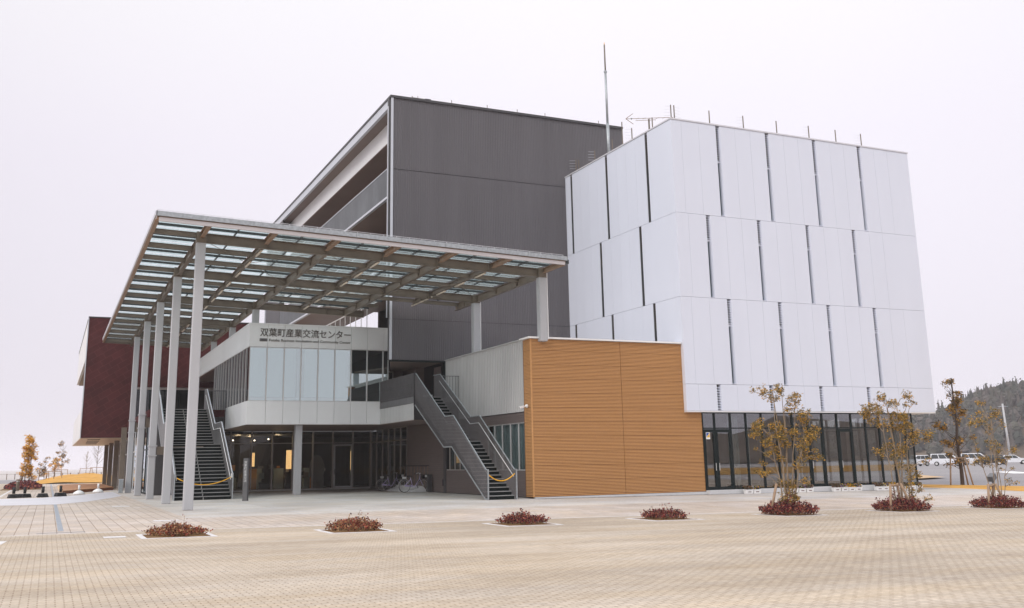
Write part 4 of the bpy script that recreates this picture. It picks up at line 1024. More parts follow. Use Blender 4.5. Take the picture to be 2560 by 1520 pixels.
# ------------------------------------------------------------------ bicycles, their concrete blocks, the rail behind
def wheel(parent, x, z, r):
    t = MB(); n = 24; pts = [(x+r*math.cos(2*math.pi*k/n), 0, z+r*math.sin(2*math.pi*k/n)) for k in range(n+1)]
    w = t.tube(pts, .018, 6, False).build('wheel', 'black', parent, True)
    s = MB(); 
    for k in range(12):
        a = 2*math.pi*k/12; s.tube([(x, 0, z), (x+(r-.02)*math.cos(a), 0, z+(r-.02)*math.sin(a))], .003, 3, False)
    rim = [(x+(r-.025)*math.cos(2*math.pi*k/n), 0, z+(r-.025)*math.sin(2*math.pi*k/n)) for k in range(n+1)]
    s.tube(rim, .010, 4, False); s.tube([(x, -.05, z), (x, .05, z)], .022, 6); s.build('rim', 'chrome', w)
def bicycle(label, loc, rz):
    t = thing('bicycle', label, 'bicycle', loc, rz, 'bicycles by the glass entrance')
    wheel(t, -.55, .33, .33); wheel(t, .55, .36, .33)
    f = MB(); T = lambda *p, r=.019: f.tube([(a, 0, b) for a, b in p], r, 6)
    T((-.55,.33), (-.08,.30)); T((-.55,.33), (-.20,.70)); T((-.20,.78), (-.06,.28)); T((-.06,.28), (.05,.27), (.30,.66), (.37,.86), r=.022); T((.38,.92), (.35,.72), (.55,.36), r=.017); T((.35,.74), (.20,.50), (.22, .30), r=.012)
    f.build('frame', 'lilac', t, True)
    g_ = MB(); g_.tube([(-.55,.05,.37), (-.06,.05,.34)], .035, 6); g_.build('chain_guard', 'lilac', t)
    MB().tube([(-.20,0,.72), (-.22,0,.84)], .014, 6).build('seat_post', 'chrome', t)
    MB().hexa([(-.38,-.09,.84),(-.10,-.03,.85),(-.10,.03,.85),(-.38,.09,.84),(-.38,-.10,.91),(-.10,-.03,.89),(-.10,.03,.89),(-.38,.10,.91)]).build('saddle', 'black', t, bevel=.015)
    h = MB().tube([(.38,0,.9), (.36,0,1.02)], .014, 6).tube([(.18,-.28,1.0), (.33,-.24,1.04), (.37,0,1.03), (.33,.24,1.04), (.18,.28,1.0)], .014, 6); h.build('handlebar', 'chrome', t, True)
    MB().tube([(.10,-.285,.985), (.22,-.275,1.01)], .02, 6).tube([(.10,.285,.985), (.22,.275,1.01)], .02, 6).build('grip', 'black', t)
    b = MB(); x0, x1, w, z0, z1 = .46, .80, .17, .74, .98
    for k in range(7):
        q = k/6; b.tube([(x0+(x1-x0)*q,-w,z0), (x0+(x1-x0)*q,-w-.02,z1)], .006, 4).tube([(x0+(x1-x0)*q,w,z0), (x0+(x1-x0)*q,w+.02,z1)], .006, 4)
        b.tube([(x0,-w+2*w*q,z0), (x0-.02,-w+2*w*q,z1)], .006, 4).tube([(x1,-w+2*w*q,z0), (x1+.03,-w+2*w*q,z1)], .006, 4)
    b.box(x0, x1, -w, w, z0-.01, z0)
    for z in (z0+.06, z0+.12, z0+.18, z1): b.tube([(x0,-w-.01,z), (x1+.02,-w-.01,z), (x1+.02,w+.01,z), (x0,w+.01,z), (x0,-w-.01,z)], .006, 4)
    b.box(x1+.005, x1+.012, -w, w, z0, z1-.02).box(x0, x1, -w-.004, -w+.004, z0, z1-.06)
    b.build('basket', 'black', t); MB().box(.60, .74, -.19, -.186, .80, .93).build('basket_plate', 'plinth', t)
    fd = MB(); n = 10
    for k in range(n):
        a0 = math.radians(25+150*k/n+10); a1 = math.radians(25+150*(k+1)/n+10)
        fd.hexa([(-.55+.365*math.cos(a0),-.03,.33+.365*math.sin(a0)),(-.55+.365*math.cos(a1),-.03,.33+.365*math.sin(a1)),(-.55+.365*math.cos(a1),.03,.33+.365*math.sin(a1)),(-.55+.365*math.cos(a0),.03,.33+.365*math.sin(a0)),(-.55+.375*math.cos(a0),-.03,.33+.375*math.sin(a0)),(-.55+.375*math.cos(a1),-.03,.33+.375*math.sin(a1)),(-.55+.375*math.cos(a1),.03,.33+.375*math.sin(a1)),(-.55+.375*math.cos(a0),.03,.33+.375*math.sin(a0))])
    fd.build('mudguard', 'chrome', t); MB().box(-.66, -.46, -.06, .06, .74, .85).build('battery_box', 'plinth', t)
    MB().tube([(-.55,-.04,.33), (-.45,-.12,.02)], .01, 5).build('kickstand', 'chrome', t)
    cr = MB().tube([(-.06,-.1,.28), (.04,-.1,.12)], .012, 5).tube([(-.06,.1,.28), (-.16,.1,.44)], .012, 5); cr.build('crank', 'chrome', t)
    return t
b1_ = bicycle('lilac bicycle with a basket, the left one, in front of the dark glass', (18.95, 58.7, 0), 0)
b2_ = dup(b1_, None, (18.95, 54.5, 0), 0, 'lilac bicycle with a basket, the right one, among the concrete blocks')
for ch in b2_.children:
    pass
blk = None
for k in range(7):
    y = 54.25+.72*k
    m2 = MB(); P = [(0,0), (.95,0), (.95,.10), (.78,.30), (.66,.33), (.50,.20), (.10,.07)]
    for s in (-.20, .06):
        i = len(m2.v); n = len(P)
        m2.v += [(p[0], s, p[1]) for p in P]+[(p[0], s+.14, p[1]) for p in P]
        m2.f.append(tuple(range(i+n-1, i-1, -1))); m2.f.append(tuple(range(i+n, i+2*n)))
        for q in range(n):
            l = (q+1) % n; m2.f.append((i+q, i+l, i+n+l, i+n+q))
    m2.box(.05, .9, -.06, .06, 0, .06)
    if blk is None: blk = m2.build('bicycle_block', 'plinth'); o = blk
    else: o = blk.copy(); COL.objects.link(o)
    o.location = (18.68, y+(.28 if abs(y-54.5) < .3 else 0), 0)
    tag(o, 'pale concrete wheel block for bicycles, '+('nearest of the row, in front of the plank wall' if k == 0 else 'farthest of the row, beside the left bicycle' if k == 6 else ORD[k]+' of the row counted from the plank wall'), 'block', 'bicycle blocks')
hr = thing('hoop_railing', 'thin brown railing standing behind the two bicycles', 'railing')
r = MB()
for k in range(9): r.tube([(19.72, 54.3+k*.58, 0), (19.72, 54.3+k*.58, 1.43)], .014, 5)
r.build('baluster', 'rust', hr); MB().tube([(19.72, 54.2, 1.44), (19.72, 59.1, 1.44)], .025, 6).build('top_rail', 'black', hr)
MB().box(19.45, 19.70, 53.55, 53.72, 0, .95).build('end_panel', 'darktrim', hr, bevel=.01)
# ------------------------------------------------------------------ flower boxes
fb_x = [30.66, 31.12, 33.38, 33.86, 34.34, 36.06, 36.56, 37.02, 37.46, 38.86, 39.27, 39.74, 40.2, 40.66, 41.1, 41.58]
desc = {0: ('small white flower box with dark trailing plants, nearest the left glass doors', 'd'), 1: ('white flower box of pale pansies, second from the left glass doors', 'f'),
 2: ('white flower box of pale yellow pansies just right of the largest ochre tree', 'y'), 3: ('white flower box of whitish pansies, middle of the group of three', 'f'), 4: ('white flower box of dark leafy plants, right of the group of three', 'd'),
 5: ('low white flower box with dull plants, left end of the group of four', 'd'), 6: ('white flower box of mauve pansies, second in the group of four', 'f'), 7: ('white flower box of bright yellow pansies in the group of four', 'y'), 8: ('white flower box of mixed dark pansies, right end of the group of four', 'f'),
 9: ('white flower box partly hidden by timber stakes, left end of the last group', 'd'), 10: ('white flower box behind the stems of the middle tree, second of the last group', 'f'), 11: ('white flower box behind the middle tree, third of the last group', 'y'),
 12: ('white flower box of dull red plants, fourth from the right corner of the glass', 'd'), 13: ('white flower box of brownish plants, third from the right corner of the glass', 'd'), 14: ('white flower box of bright yellow pansies, second from the right corner of the glass', 'y'), 15: ('white flower box of dark red plants at the right corner of the glass', 'd')}
random.seed(21)
def leaves(mb, pts, s0, s1, up_=.4, long=1.9):
    for p in pts:
        s = random.uniform(s0, s1); d = Vector((random.gauss(0,1), random.gauss(0,1), random.gauss(0,.7)+up_*.3)).normalized()
        u = d.cross(Vector((random.gauss(0,1), random.gauss(0,1), random.gauss(0,1)))).normalized()
        p = Vector(p); a = p-d*s*.5*long; b = p+d*s*.5*long; w = u*s*.5
        nrm = d.cross(u)*s*.12
        i = len(mb.v); mb.v += [tuple(a), tuple(p-w+nrm), tuple(b), tuple(p+w+nrm)]; mb.f.append((i, i+1, i+2, i+3))
for k, x in enumerate(fb_x):
    lab, c = desc[k]; z = zg(x, 39.62)
    t = thing('flower_box', lab, 'flower box', (x, 39.62, z), 0, 'flower boxes along the glazing')
    w = .20; MB().hexa([(-w,-.09,0),(w,-.09,0),(w,.09,0),(-w,.09,0),(-w-.02,-.11,.17),(w+.02,-.11,.17),(w+.02,.11,.17),(-w-.02,.11,.17)]).build('box', 'white_paint', t, bevel=.008)
    MB().box(-w-.03, w+.03, -.12, .12, .171, .195).build('rim', 'white_paint', t)
    MB().box(-.09, .09, -.107, -.103, .07, .10).build('emblem', 'red', t)
    lv = MB(); pts = [(random.uniform(-w, w), random.uniform(-.1, .1), random.uniform(.2, .36)) for _ in range(170)]
    leaves(lv, pts, .03, .065); lv.build('flowers', {'d': 'flowerd', 'f': 'flower', 'y': 'flowery'}[c], t)
# ------------------------------------------------------------------ planted squares along the kerb
BED = [(2.95, 25.95), (7.30, 25.6), (12.25, 26.0), (17.1, 26.2), (21.95, 26.35), (26.9, 26.45), (31.5, 26.4)]
bl = ['square bed of dry thin red-brown shrubs, leftmost of the row with its white kerb showing', 'square bed of dry red-brown shrubs with white kerb, second from the left of the row',
      'low mound of red shrubs before the left half of the timber wall', 'low mound of red shrubs before the right end of the timber wall',
      'dense mound of dark red shrubs around the foot of the largest ochre tree', 'dense mound of dark red shrubs around the foot of the middle ochre tree', 'dense mound of dark red shrubs around the sparse tree at the right edge']
random.seed(31)
for k, (cx, cy) in enumerate(BED):
    z = zg(cx, cy); t = thing('shrub_bed', bl[k], 'shrub bed', (cx, cy, z), 0, 'shrub beds along the kerb')
    R_ = .86
    fr = MB()
    zl = lambda x, y: zg(cx+x, cy+y)-z
    for a in (((-R_,-R_),(R_,-R_),(R_,-R_+.13),(-R_,-R_+.13)), ((-R_,R_-.13),(R_,R_-.13),(R_,R_),(-R_,R_)), ((-R_,-R_+.135),(-R_+.13,-R_+.135),(-R_+.13,R_-.135),(-R_,R_-.135)), ((R_-.13,-R_+.135),(R_,-R_+.135),(R_,R_-.135),(R_-.13,R_-.135))):
        fr.prism(a, -.08, lambda x, y: zl(x, y)+.012)
    fr.build('bed_kerb', 'kerb', t)
    so_ = MB(); n = 10
    for j in range(n+1):
        for i in range(n+1):
            x = -R_+.132+(2*R_-.264)*i/n; y = -R_+.132+(2*R_-.264)*j/n; so_.v.append((x, y, zl(x, y)+.006+.05*math.sin(math.pi*i/n)*math.sin(math.pi*j/n)+random.uniform(0, .012)))
    for j in range(n):
        for i in range(n): a = j*(n+1)+i; so_.f.append((a, a+1, a+n+2, a+n+1))
    so_.build('soil', 'soil', t, True)
    dense = k >= 4; H = (.27, .31, .30, .30, .46, .43, .42)[k]; RR = .66 if not dense else .88
    st = MB(); lv = MB(); tips = []
    ns = 260 if not dense else 330
    for s in range(ns):
        a = random.uniform(0, 2*math.pi); r = RR*math.sqrt(random.random())
        x, y = r*math.cos(a), r*math.sin(a)
        if not dense: x = max(-.70, min(.70, x)); y = max(-.70, min(.70, y))
        h = H*(1.06-(r/RR)**1.7*.62)*random.uniform(.72, 1.15)
        if random.random() < .035: h *= 1.55
        lean = Vector((x, y, 0))*.18+Vector((random.gauss(0,.05), random.gauss(0,.05), 0))
        p0 = Vector((x*.9, y*.9, zl(x, y))); p1 = p0+lean*.5+Vector((0,0,h*.55)); p2 = p0+lean+Vector((0,0,h))
        if s % (2 if dense else 1) == 0: st.tube([p0, p1, p2], [.007, .005, .003], 3, False)
        m = 14 if dense else 8
        for q in range(m):
            f = random.uniform(.30 if dense else .42, 1.0); p = p1.lerp(p2, (f-.3)/.7) if f > .55 else p0.lerp(p1, f/.55)
            tips.append(p+Vector((random.gauss(0,.035), random.gauss(0,.035), random.gauss(0,.02))))
    leaves(lv, tips, .026, .052, .5, 1.35)
    st.build('twigs', 'straw', t); lv.build('foliage', 'leafr' if k >= 2 else 'leafd', t)
# ------------------------------------------------------------------ trees
def branchy(mb, p, d, L, r, depth, tips, rnd, spread=.5, upb=.25, taper=.6, n=6):
    pts = [Vector(p)]; rs = [r]; dd = Vector(d).normalized(); steps = 4
    for s in range(steps):
        dd = (dd+Vector((rnd.gauss(0,.10), rnd.gauss(0,.10), rnd.gauss(0,.05)+upb*.12))).normalized()
        pts.append(pts[-1]+dd*L/steps); rs.append(r*(1-(1-taper)*(s+1)/steps))
    mb.tube(pts, rs, n, False)
    if depth == 0:
        tips.append((pts[-1], dd)); tips.append((pts[-2], dd)); return
    k = rnd.choice((2, 2, 3))
    for j in range(k):
        a = rnd.uniform(0, 6.28); o = Vector((math.cos(a), math.sin(a), 0)); nd = (dd+o*spread*rnd.uniform(.6, 1.2)+Vector((0,0,upb*.4))).normalized()
        at = pts[-1] if j < 2 else pts[-2]
        branchy(mb, at, nd, L*rnd.uniform(.5, .8), rs[-1]*.8, depth-1, tips, rnd, spread, upb, taper, max(4, n-1))
def clump(mb, c, r, n, s0, s1, flat_=.7):
    pts = []
    for _ in range(n):
        v = Vector((random.gauss(0,1), random.gauss(0,1), random.gauss(0,1)*flat_)); v = v.normalized()*(r*random.random()**.5)
        pts.append(Vector(c)+v)
    leaves(mb, pts, s0, s1, .2, 2.6)
def stem_tree(name, label, cat, loc, stems, clumps, leaf, bark, seed, group=None, leaf_s=(.019, .038), extra=None, dens=.30):
    """multi-stemmed young tree: stems and clumps are given as offsets in metres (x to the right, z up)"""
    rnd = random.Random(seed); random.seed(seed)
    t = thing(name, label, cat, loc, 0, group)
    tr = MB(); br = MB(); fol = MB(); ends = []
    for (x0, x1, h, r) in stems:
        y0 = rnd.uniform(-.10, .10); y1 = rnd.uniform(-.35, .35); pts = []; rs = []
        for k in range(8):
            f = k/7; pts.append(Vector((x0+(x1-x0)*f**1.3+rnd.gauss(0,.018), y0+(y1-y0)*f**1.3+rnd.gauss(0,.018), h*f))); rs.append(r*(1-.72*f))
        tr.tube(pts, rs, 7, False); ends.append(pts)
    br = tr
    for (cx, cz, cr, n) in clumps:
        c = Vector((cx, rnd.uniform(-.30, .30)*min(1, abs(cx)+.4), cz))
        best = min((p for e in ends for p in e if p.z < cz-.10), key=lambda p: (p-c).length+abs(p.x-cx)*.5, default=ends[0][3])
        mid = best.lerp(c, .55)+Vector((rnd.gauss(0,.04), rnd.gauss(0,.04), .05))
        br.tube([best, mid, c+Vector((0,0,-cr*.2))], [.014, .010, .006], 5, False)
        for _ in range(5):
            a = Vector((rnd.gauss(0,1), rnd.gauss(0,1), rnd.gauss(0,.6))).normalized()*cr*.8
            br.tube([c-Vector((0,0,cr*.2)), c+a], [.006, .003], 3, False)
        # leaves sit in rosettes at the twig ends
        m = max(2, int(n*dens))
        for _ in range(m):
            v = Vector((rnd.gauss(0,1), rnd.gauss(0,1), rnd.gauss(0,.75))); v = v.normalized()*cr*rnd.random()**.45
            clump(fol, c+v, leaf_s[1]*2.4, 9, leaf_s[0], leaf_s[1])
    if extra: extra(tr, br, fol, rnd)
    tr.build('trunk', bark, t, True)
    if fol.f: fol.build('crown', leaf, t)
    return t
def pxm(d): return d
# the three kerbside trees
c5 = [(-1.28, 2.35, .22, 90), (-1.02, 2.15, .22, 80), (-.75, 2.45, .20, 60), (-.90, 1.85, .20, 60), (-.62, 1.95, .22, 60), (-.88, 1.55, .16, 40), (-.30, 2.35, .26, 120), (-.35, 2.05, .24, 100), (-.05, 2.20, .26, 110), (.10, 1.85, .22, 80), (-.25, 1.65, .22, 80),
      (-.20, 1.38, .16, 50), (-.55, 3.52, .24, 90), (-.10, 3.55, .24, 110), (-.28, 3.32, .18, 60), (.35, 3.28, .24, 100), (.55, 3.40, .14, 36), (-.95, 3.55, .12, 24), (.22, 2.95, .20, 60), (.75, 2.78, .26, 110), (.95, 2.58, .20, 70), (1.20, 2.88, .08, 12), (.55, 2.20, .26, 110), (.95, 2.18, .30, 140),
      (1.15, 2.02, .22, 80), (.55, 1.75, .26, 100), (.82, 1.48, .24, 90), (1.12, 1.40, .22, 70), (.45, 1.20, .20, 60), (1.45, 1.62, .08, 14), (-1.15, 1.70, .07, 12), (-.75, 1.20, .14, 30), (-.95, .92, .14, 40), (-.70, .90, .16, 40), (-.25, .55, .14, 40), (.02, .45, .20, 60), (.28, .55, .22, 80), (.48, .62, .18, 50), (-.30, .10, .16, 44), (.10, .05, .20, 60), (.38, .10, .16, 44), (.20, -.05+.35, .2, 50)]
c5 = [(x, z+.42, r*1.0, n) for x, z, r, n in c5]
stem_tree('ochre_tree', 'largest ochre-leaved tree standing in front of the black framed glazing', 'tree', (21.95, 26.35, zg(22, 26.3)),
    [(-.22, -.62, 2.9, .028), (-.12, -.45, 3.6, .03), (0, -.10, 3.9, .034), (.08, .15, 3.8, .032), (.16, .60, 3.3, .03), (.24, .95, 3.0, .028), (-.05, .35, 3.5, .028)], c5, 'leaf', 'barkl', 51, 'ochre trees along the kerb')
c6 = [(-1.35, 2.95, .24, 100), (-1.10, 2.80, .26, 110), (-.82, 2.88, .22, 80), (-.95, 2.55, .26, 100), (-.68, 2.42, .22, 80), (-.45, 3.35, .22, 90), (-.55, 3.05, .24, 90), (-.15, 3.15, .22, 70), (.10, 3.20, .14, 36), (.55, 3.42, .20, 80), (.75, 3.20, .10, 22), (.45, 3.10, .12, 24),
      (-.05, 2.72, .24, 90), (.25, 2.68, .26, 110), (.55, 2.65, .26, 110), (.70, 2.40, .24, 90), (.35, 2.35, .26, 100), (.05, 2.35, .20, 60), (.95, 2.05, .26, 110), (1.25, 2.15, .18, 60), (1.40, 1.95, .16, 50), (.65, 1.95, .26, 100), (.45, 1.62, .26, 100), (.15, 1.50, .22, 70), (-.35, 1.75, .22, 70), (-.55, 1.50, .24, 80), (-.30, 1.35, .18, 50),
      (-.18, 1.05, .14, 30), (.95, 1.15, .12, 22), (1.15, 1.25, .08, 12), (.60, .85, .18, 50), (.85, .70, .16, 44), (.35, .62, .16, 40), (.10, .30, .12, 24), (.75, .25, .16, 40), (.90, -.10, .14, 34), (.55, .15, .14, 30), (.80, -.45+.2, .14, 30), (.30, -.05, .12, 24)]
c6 = [(x, z+.50, r, n) for x, z, r, n in c6]
stem_tree('ochre_tree', 'middle ochre-leaved tree with a wide flat crown before the right end of the glazing', 'tree', (27.0, 26.45, zg(27, 26.4)),
    [(-.25, -.95, 3.1, .026), (-.10, -.50, 3.6, .028), (.02, -.05, 3.5, .038), (.12, .35, 3.6, .032), (.22, .70, 3.1, .028), (.48, .80, 2.4, .022)], c6, 'leaf', 'barkl', 52, 'ochre trees along the kerb')
random.seed(9)
c7 = []
for x0, x1, h in ((-.55, -.95, 3.3), (-.35, -.45, 3.5), (-.15, -.05, 3.2), (.05, .25, 3.3), (.20, .45, 3.0)):
    for k in range(7):
        f = random.uniform(.42, 1.02); c7.append((x0+(x1-x0)*f+random.gauss(0, .14), h*f+.05, random.uniform(.06, .12), random.randint(8, 18)))
c7 += [(-.45, 3.75, .16, 40), (.25, 3.42, .22, 70), (-.55, 3.10, .2, 50), (-1.05, 3.0, .2, 50), (.95, 2.05, .14, 30), (.75, 1.80, .12, 24), (1.15, 2.0, .08, 14), (.45, .95, .12, 20), (.85, .85, .07, 10)]
stem_tree('ochre_tree', 'sparse thin-stemmed tree with few ochre leaves at the right edge', 'tree', (31.6, 26.4, zg(31.6, 26.4)),
    [(-.30, -.95, 3.3, .018), (-.22, -.45, 3.7, .020), (-.05, -.10, 3.3, .017), (.05, .22, 3.4, .018), (.12, .42, 3.1, .017), (.18, .62, 2.6, .015)], c7, 'leaf', 'barkl', 53, 'ochre trees along the kerb')
def prop_frame(label, x, y, posts, h=.75):
    t = thing('tree_prop', label, 'tree prop', (x, y, zg(x, y)), 0, 'timber props beside the trees')
    tops = []
    for (ax, ay, bx_, by_) in posts:
        MB().tube([(ax, ay, 0), (bx_, by_, h)], .042, 8).build('leg', 'stake', t, True); tops.append((bx_, by_, h-.06))
    if len(tops) > 1: MB().tube([tops[0], tops[-1]], .035, 8).build('cross_bar', 'stake', t, True)
    return t
prop_frame('single slanting timber prop at the left of the largest ochre tree', 21.5, 26.35, [(-.22, .1, .02, .0)], .98)
prop_frame('pale round timber props crossing in front of the middle ochre tree', 26.75, 26.3, [(-.60, -.1, -.42, 0), (.42, -.1, .05, .0), (.30, .3, -.05, .05)], .92)
prop_frame('short timber props under the sparse tree at the right edge', 31.35, 26.3, [(-.55, -.1, -.36, 0), (.35, -.1, .02, 0), (.15, .35, -.05, .05)], .85)
# the taller brown tree on the dry lawn
random.seed(77)
cb = []
for k in range(24):
    f = random.uniform(.20, 1.0); cb.append((random.gauss(0, .62*(1.08-f*.75)), 6.0*f, random.uniform(.12, .24), random.randint(12, 34)))
cb += [(-1.0, 3.3, .2, 40), (-1.45, 3.45, .15, 30), (.55, 4.2, .25, 50), (.1, 5.95, .16, 30), (-.35, 4.3, .2, 30), (.5, 1.4, .3, 46), (-1.0, 1.75, .14, 24)]
def bare(tr, br, fol, rnd):
    for k in range(26):
        f = rnd.uniform(.22, .95); p = Vector((.16-.32*f, 0, 6.0*f)); a = rnd.uniform(0, 6.28); L = 1.5*(1.1-f)
        q = p+Vector((math.cos(a)*L, math.sin(a)*L*.6, L*.75)); br.tube([p, p.lerp(q, .5)+Vector((0,0,-.05)), q], [.02, .012, .004], 4, False)
stem_tree('brown_tree', 'tall single-stemmed brown-leaved tree propped on the dry lawn at the right', 'tree', (48.1, 42.6, zg(48, 42.5)),
    [(.16, -.16, 6.15, .115)], cb, 'leafb', 'barkd', 54, None, (.045, .085), bare)
prop_frame('brown timber stakes tied around the tall brown tree on the lawn', 48.05, 42.5, [(-.95, 0, -.62, .1), (.78, .3, .42, .2), (.5, -.3, .30, -.1)], 1.62)
# far left trees
random.seed(12)
cy_ = []
for k in range(62):
    f = random.uniform(.08, 1.0); cy_.append((random.gauss(0, .36*(1.2-f*.7)), .5+4.2*f, random.uniform(.10, .24), random.randint(8, 22)))
stem_tree('yellow_tree', 'slim tree full of yellow leaves standing alone at the far left', 'tree', (-1.75, 106.5, 0),
    [(-.55, -.05, 3.9, .04), (-.2, .25, 4.6, .045), (.15, .35, 4.4, .045), (.4, .1, 3.6, .04)], cy_, 'leafy', 'bark', 61, None, (.06, .11))
prop_frame('cluster of short timber props at the foot of the yellow tree', -1.75, 106.4, [(-.75, -.2, -.35, 0), (.75, -.2, .3, 0), (.35, .4, .1, .1)], 1.25)
bt = thing('shrub_bed', 'bed of dark red shrubs around the foot of the yellow tree at far left', 'shrub bed', (-1.9, 101, 0))
lv = MB(); pts = []
for _ in range(1500):
    a = random.uniform(0, 6.28); r = math.sqrt(random.random()); pts.append((r*math.cos(a)*1.55, r*math.sin(a)*9.5, .05+random.uniform(0, .62)*(1.05-r*r*.8)))
leaves(lv, pts, .10, .2, .5, 1.3); lv.build('foliage', 'leafr', bt)
MB().box(-1.5, 1.5, -9.5, 9.5, .0, .03).build('soil', 'soil', bt)
def sapling(name, label, loc, h, n, leaf, seed, spread=.5, s=(.07, .13), bark='bark', br_n=14):
    random.seed(seed); cl = []
    for k in range(n):
        f = random.uniform(.25, 1.0); cl.append((random.gauss(0, spread*(1.15-f*.6)), h*f, random.uniform(.12, .26), random.randint(8, 18)))
    def bare(tr, br, fol, rnd):
        for k in range(br_n):
            f = rnd.uniform(.28, .95); p = Vector((0, 0, h*f)); a = rnd.uniform(0, 6.28); L = h*.30*(1.15-f)
            br.tube([p, p+Vector((math.cos(a)*L*.5, math.sin(a)*L*.5, L*.45)), p+Vector((math.cos(a)*L, math.sin(a)*L, L*1.2))], [.025, .018, .008], 4, False)
    return stem_tree(name, label, 'tree', loc, [(0, .06, h, .05)], cl, leaf, bark, seed, 'saplings beyond the grass mound', s, bare)
sapling('sapling', 'small dark brown sapling, nearest to the yellow tree on its right', (-.42, 151.8, 0), 3.2, 12, 'leafb', 71, .35)
sapling('sapling', 'thin sapling with sparse yellow leaves beside the taller brown sapling', (.85, 156, .1), 2.9, 9, 'leafy', 72, .45)
sapling('sapling', 'taller brown-leaved sapling behind the crest of the grass mound', (2.2, 198, .3), 6.3, 17, 'leafb', 73, .6, (.09, .16))
sapling('sapling', 'small bare sapling on the grass mound in a timber frame', (6.5, 204, .5), 4.3, 0, 'leafb', 74, .5, (.1, .2), 'barkl', 22)
sapling('sapling', 'larger bare sapling on the grass mound nearest the red block', (7.2, 176, .6), 5.6, 0, 'leafb', 75, .5, (.1, .2), 'bark', 34)
for k, (x, y, z, w, lab) in enumerate(((-.42, 151.6, 0, .5, 'timber frame around the small dark brown sapling'), (.85, 155.8, 0, .9, 'timber frame around the sparse yellow sapling'), (2.2, 197.6, .2, 1.0, 'timber frame around the taller brown sapling'), (6.5, 203.5, .35, 1.0, 'timber frame around the small bare sapling'), (7.2, 175.6, .45, .9, 'timber frame around the larger bare sapling'))):
    t = thing('sapling_guard', lab, 'tree guard', (x, y, z), 0, 'timber frames around the saplings')
    for s in (-1, 1): MB().tube([(s*(w+.18), 0, 0), (s*w, 0, 1.35)], .06, 6).build('leg', 'stake', t)
    MB().tube([(-w-.1, 0, 1.3), (w+.1, 0, 1.3)], .05, 6).build('cross_bar', 'stake', t)
# ------------------------------------------------------------------ small things on the left walkway
def bollard(label, x, y, h, r=.09):
    t = thing('bollard', label, 'bollard', (x, y, 0), 0, 'grey bollards at the far left'); MB().lathe([(r, 0), (r, h-.02), (r*.8, h)], (0,0,0), 14).build('post', 'steel', t, True); MB().lathe([(r*1.02, h*.80), (r*1.02, h*.84)], (0,0,0), 14).build('band', 'lightgrey', t)
bollard('grey bollard in front of the dark red shrubs, the nearer one', -2.08, 88.7, .88, .13); bollard('grey bollard behind the dark red shrubs, the farther one', -2.30, 109, 1.1, .13)
def xbase(label, x, y, rz):
    t = thing('parasol_base', label, 'parasol base', (x, y, .004), rz, 'black parasol bases on the walkway')
    for k in range(2):
        d = Vector((math.cos(k*math.pi/2), math.sin(k*math.pi/2), 0))*.34; MB().bar(tuple(-d+Vector((0,0,.05+.045*k))), tuple(d+Vector((0,0,.05+.045*k))), .09, .045).build('foot', 'black', t)
    MB().hexa([(-.30,-.30,.0),(.30,-.30,.0),(.30,.30,.0),(-.30,.30,.0),(-.24,-.24,.22),(.24,-.24,.22),(.24,.24,.22),(-.24,.24,.22)]).build('weight', 'black', t, bevel=.02)
    MB().tube([(0,0,.24), (0,0,.62)], .085, 8).build('socket', 'black', t, True); MB().tube([(.05,0,.40), (.12,0,.40)], .02, 6).build('knob', 'black', t)
for x, y, rz, lab in ((-1.72, 66, .2, 'black parasol base at the far left, left one of the touching pair'), (-1.14, 66.2, .5, 'black parasol base at the far left, right one of the touching pair'), (-.17, 66.0, .1, 'black parasol base standing alone just left of the drain line'), (.80, 67, .35, 'black parasol base by the front corner of the orange deck')): xbase(lab, x, y, rz)
for x, y, lab in ((1.92, 70.6, 'white parasol base in front of the orange deck, the left one'), (3.25, 75.0, 'white parasol base in front of the orange deck, the right one')):
    t = thing('parasol_base', lab, 'parasol base', (x, y, .004), 0, 'white parasol bases by the deck')
    MB().lathe([(.34, 0), (.36, .05), (.29, .14), (.13, .23), (.08, .26)], (0,0,0), 20).build('weight', 'white_paint', t, True); MB().tube([(0,0,.3), (0,0,.58)], .07, 10).build('socket', 'white_paint', t, True)
dk2 = thing('wooden_deck', 'low orange timber deck beside the columns at the far left', 'deck')
dkp = [(1.0, 73.3), (4.65, 82.2), (4.65, 104), (1.12, 104)]
MB().prism(dkp, .17, .21).build('deck_boards', 'deck', dk2); MB().prism([(1.01, 73.36), (4.63, 82.2), (4.63, 103.9), (1.13, 103.9)], .0, .168).build('deck_edge', 'deckside', dk2)
MB().hexa([(.85, 76, 0), (.99, 73.5, 0), (1.1, 104, 0), (.9, 104, 0), (.97, 76, .17), (.99, 73.5, .17), (1.1, 104, .17), (1.0, 104, .17)]).build('deck_ramp', 'lawnp', dk2)
ub = thing('utility_box', 'pale grey electric box at the foot of a grey canopy column', 'utility box', (4.45, 71.2, 0))
MB().box(-.13, .13, -.16, .16, .0, .86).build('cabinet', 'galv', ub, bevel=.01); MB().box(-.15, .15, -.18, .18, .862, .90).build('lid', 'lightgrey', ub)
fn = thing('shore_fence', 'row of thin dark fence posts along the shore at the far left', 'fence')
for k in range(30):
    x = -17.5+1.22*k*1.02; MB().box(x-.06, x+.06, 192-.06, 192+.06, 0, .98).build('fence_post', 'bark', fn)
MB().tube([(-17.5, 192, .88), (18.5, 192, .88)], .015, 4).build('fence_wire', 'bark', fn)
sea = MB().box(-400, 60, 420, 1400, .2, .9)
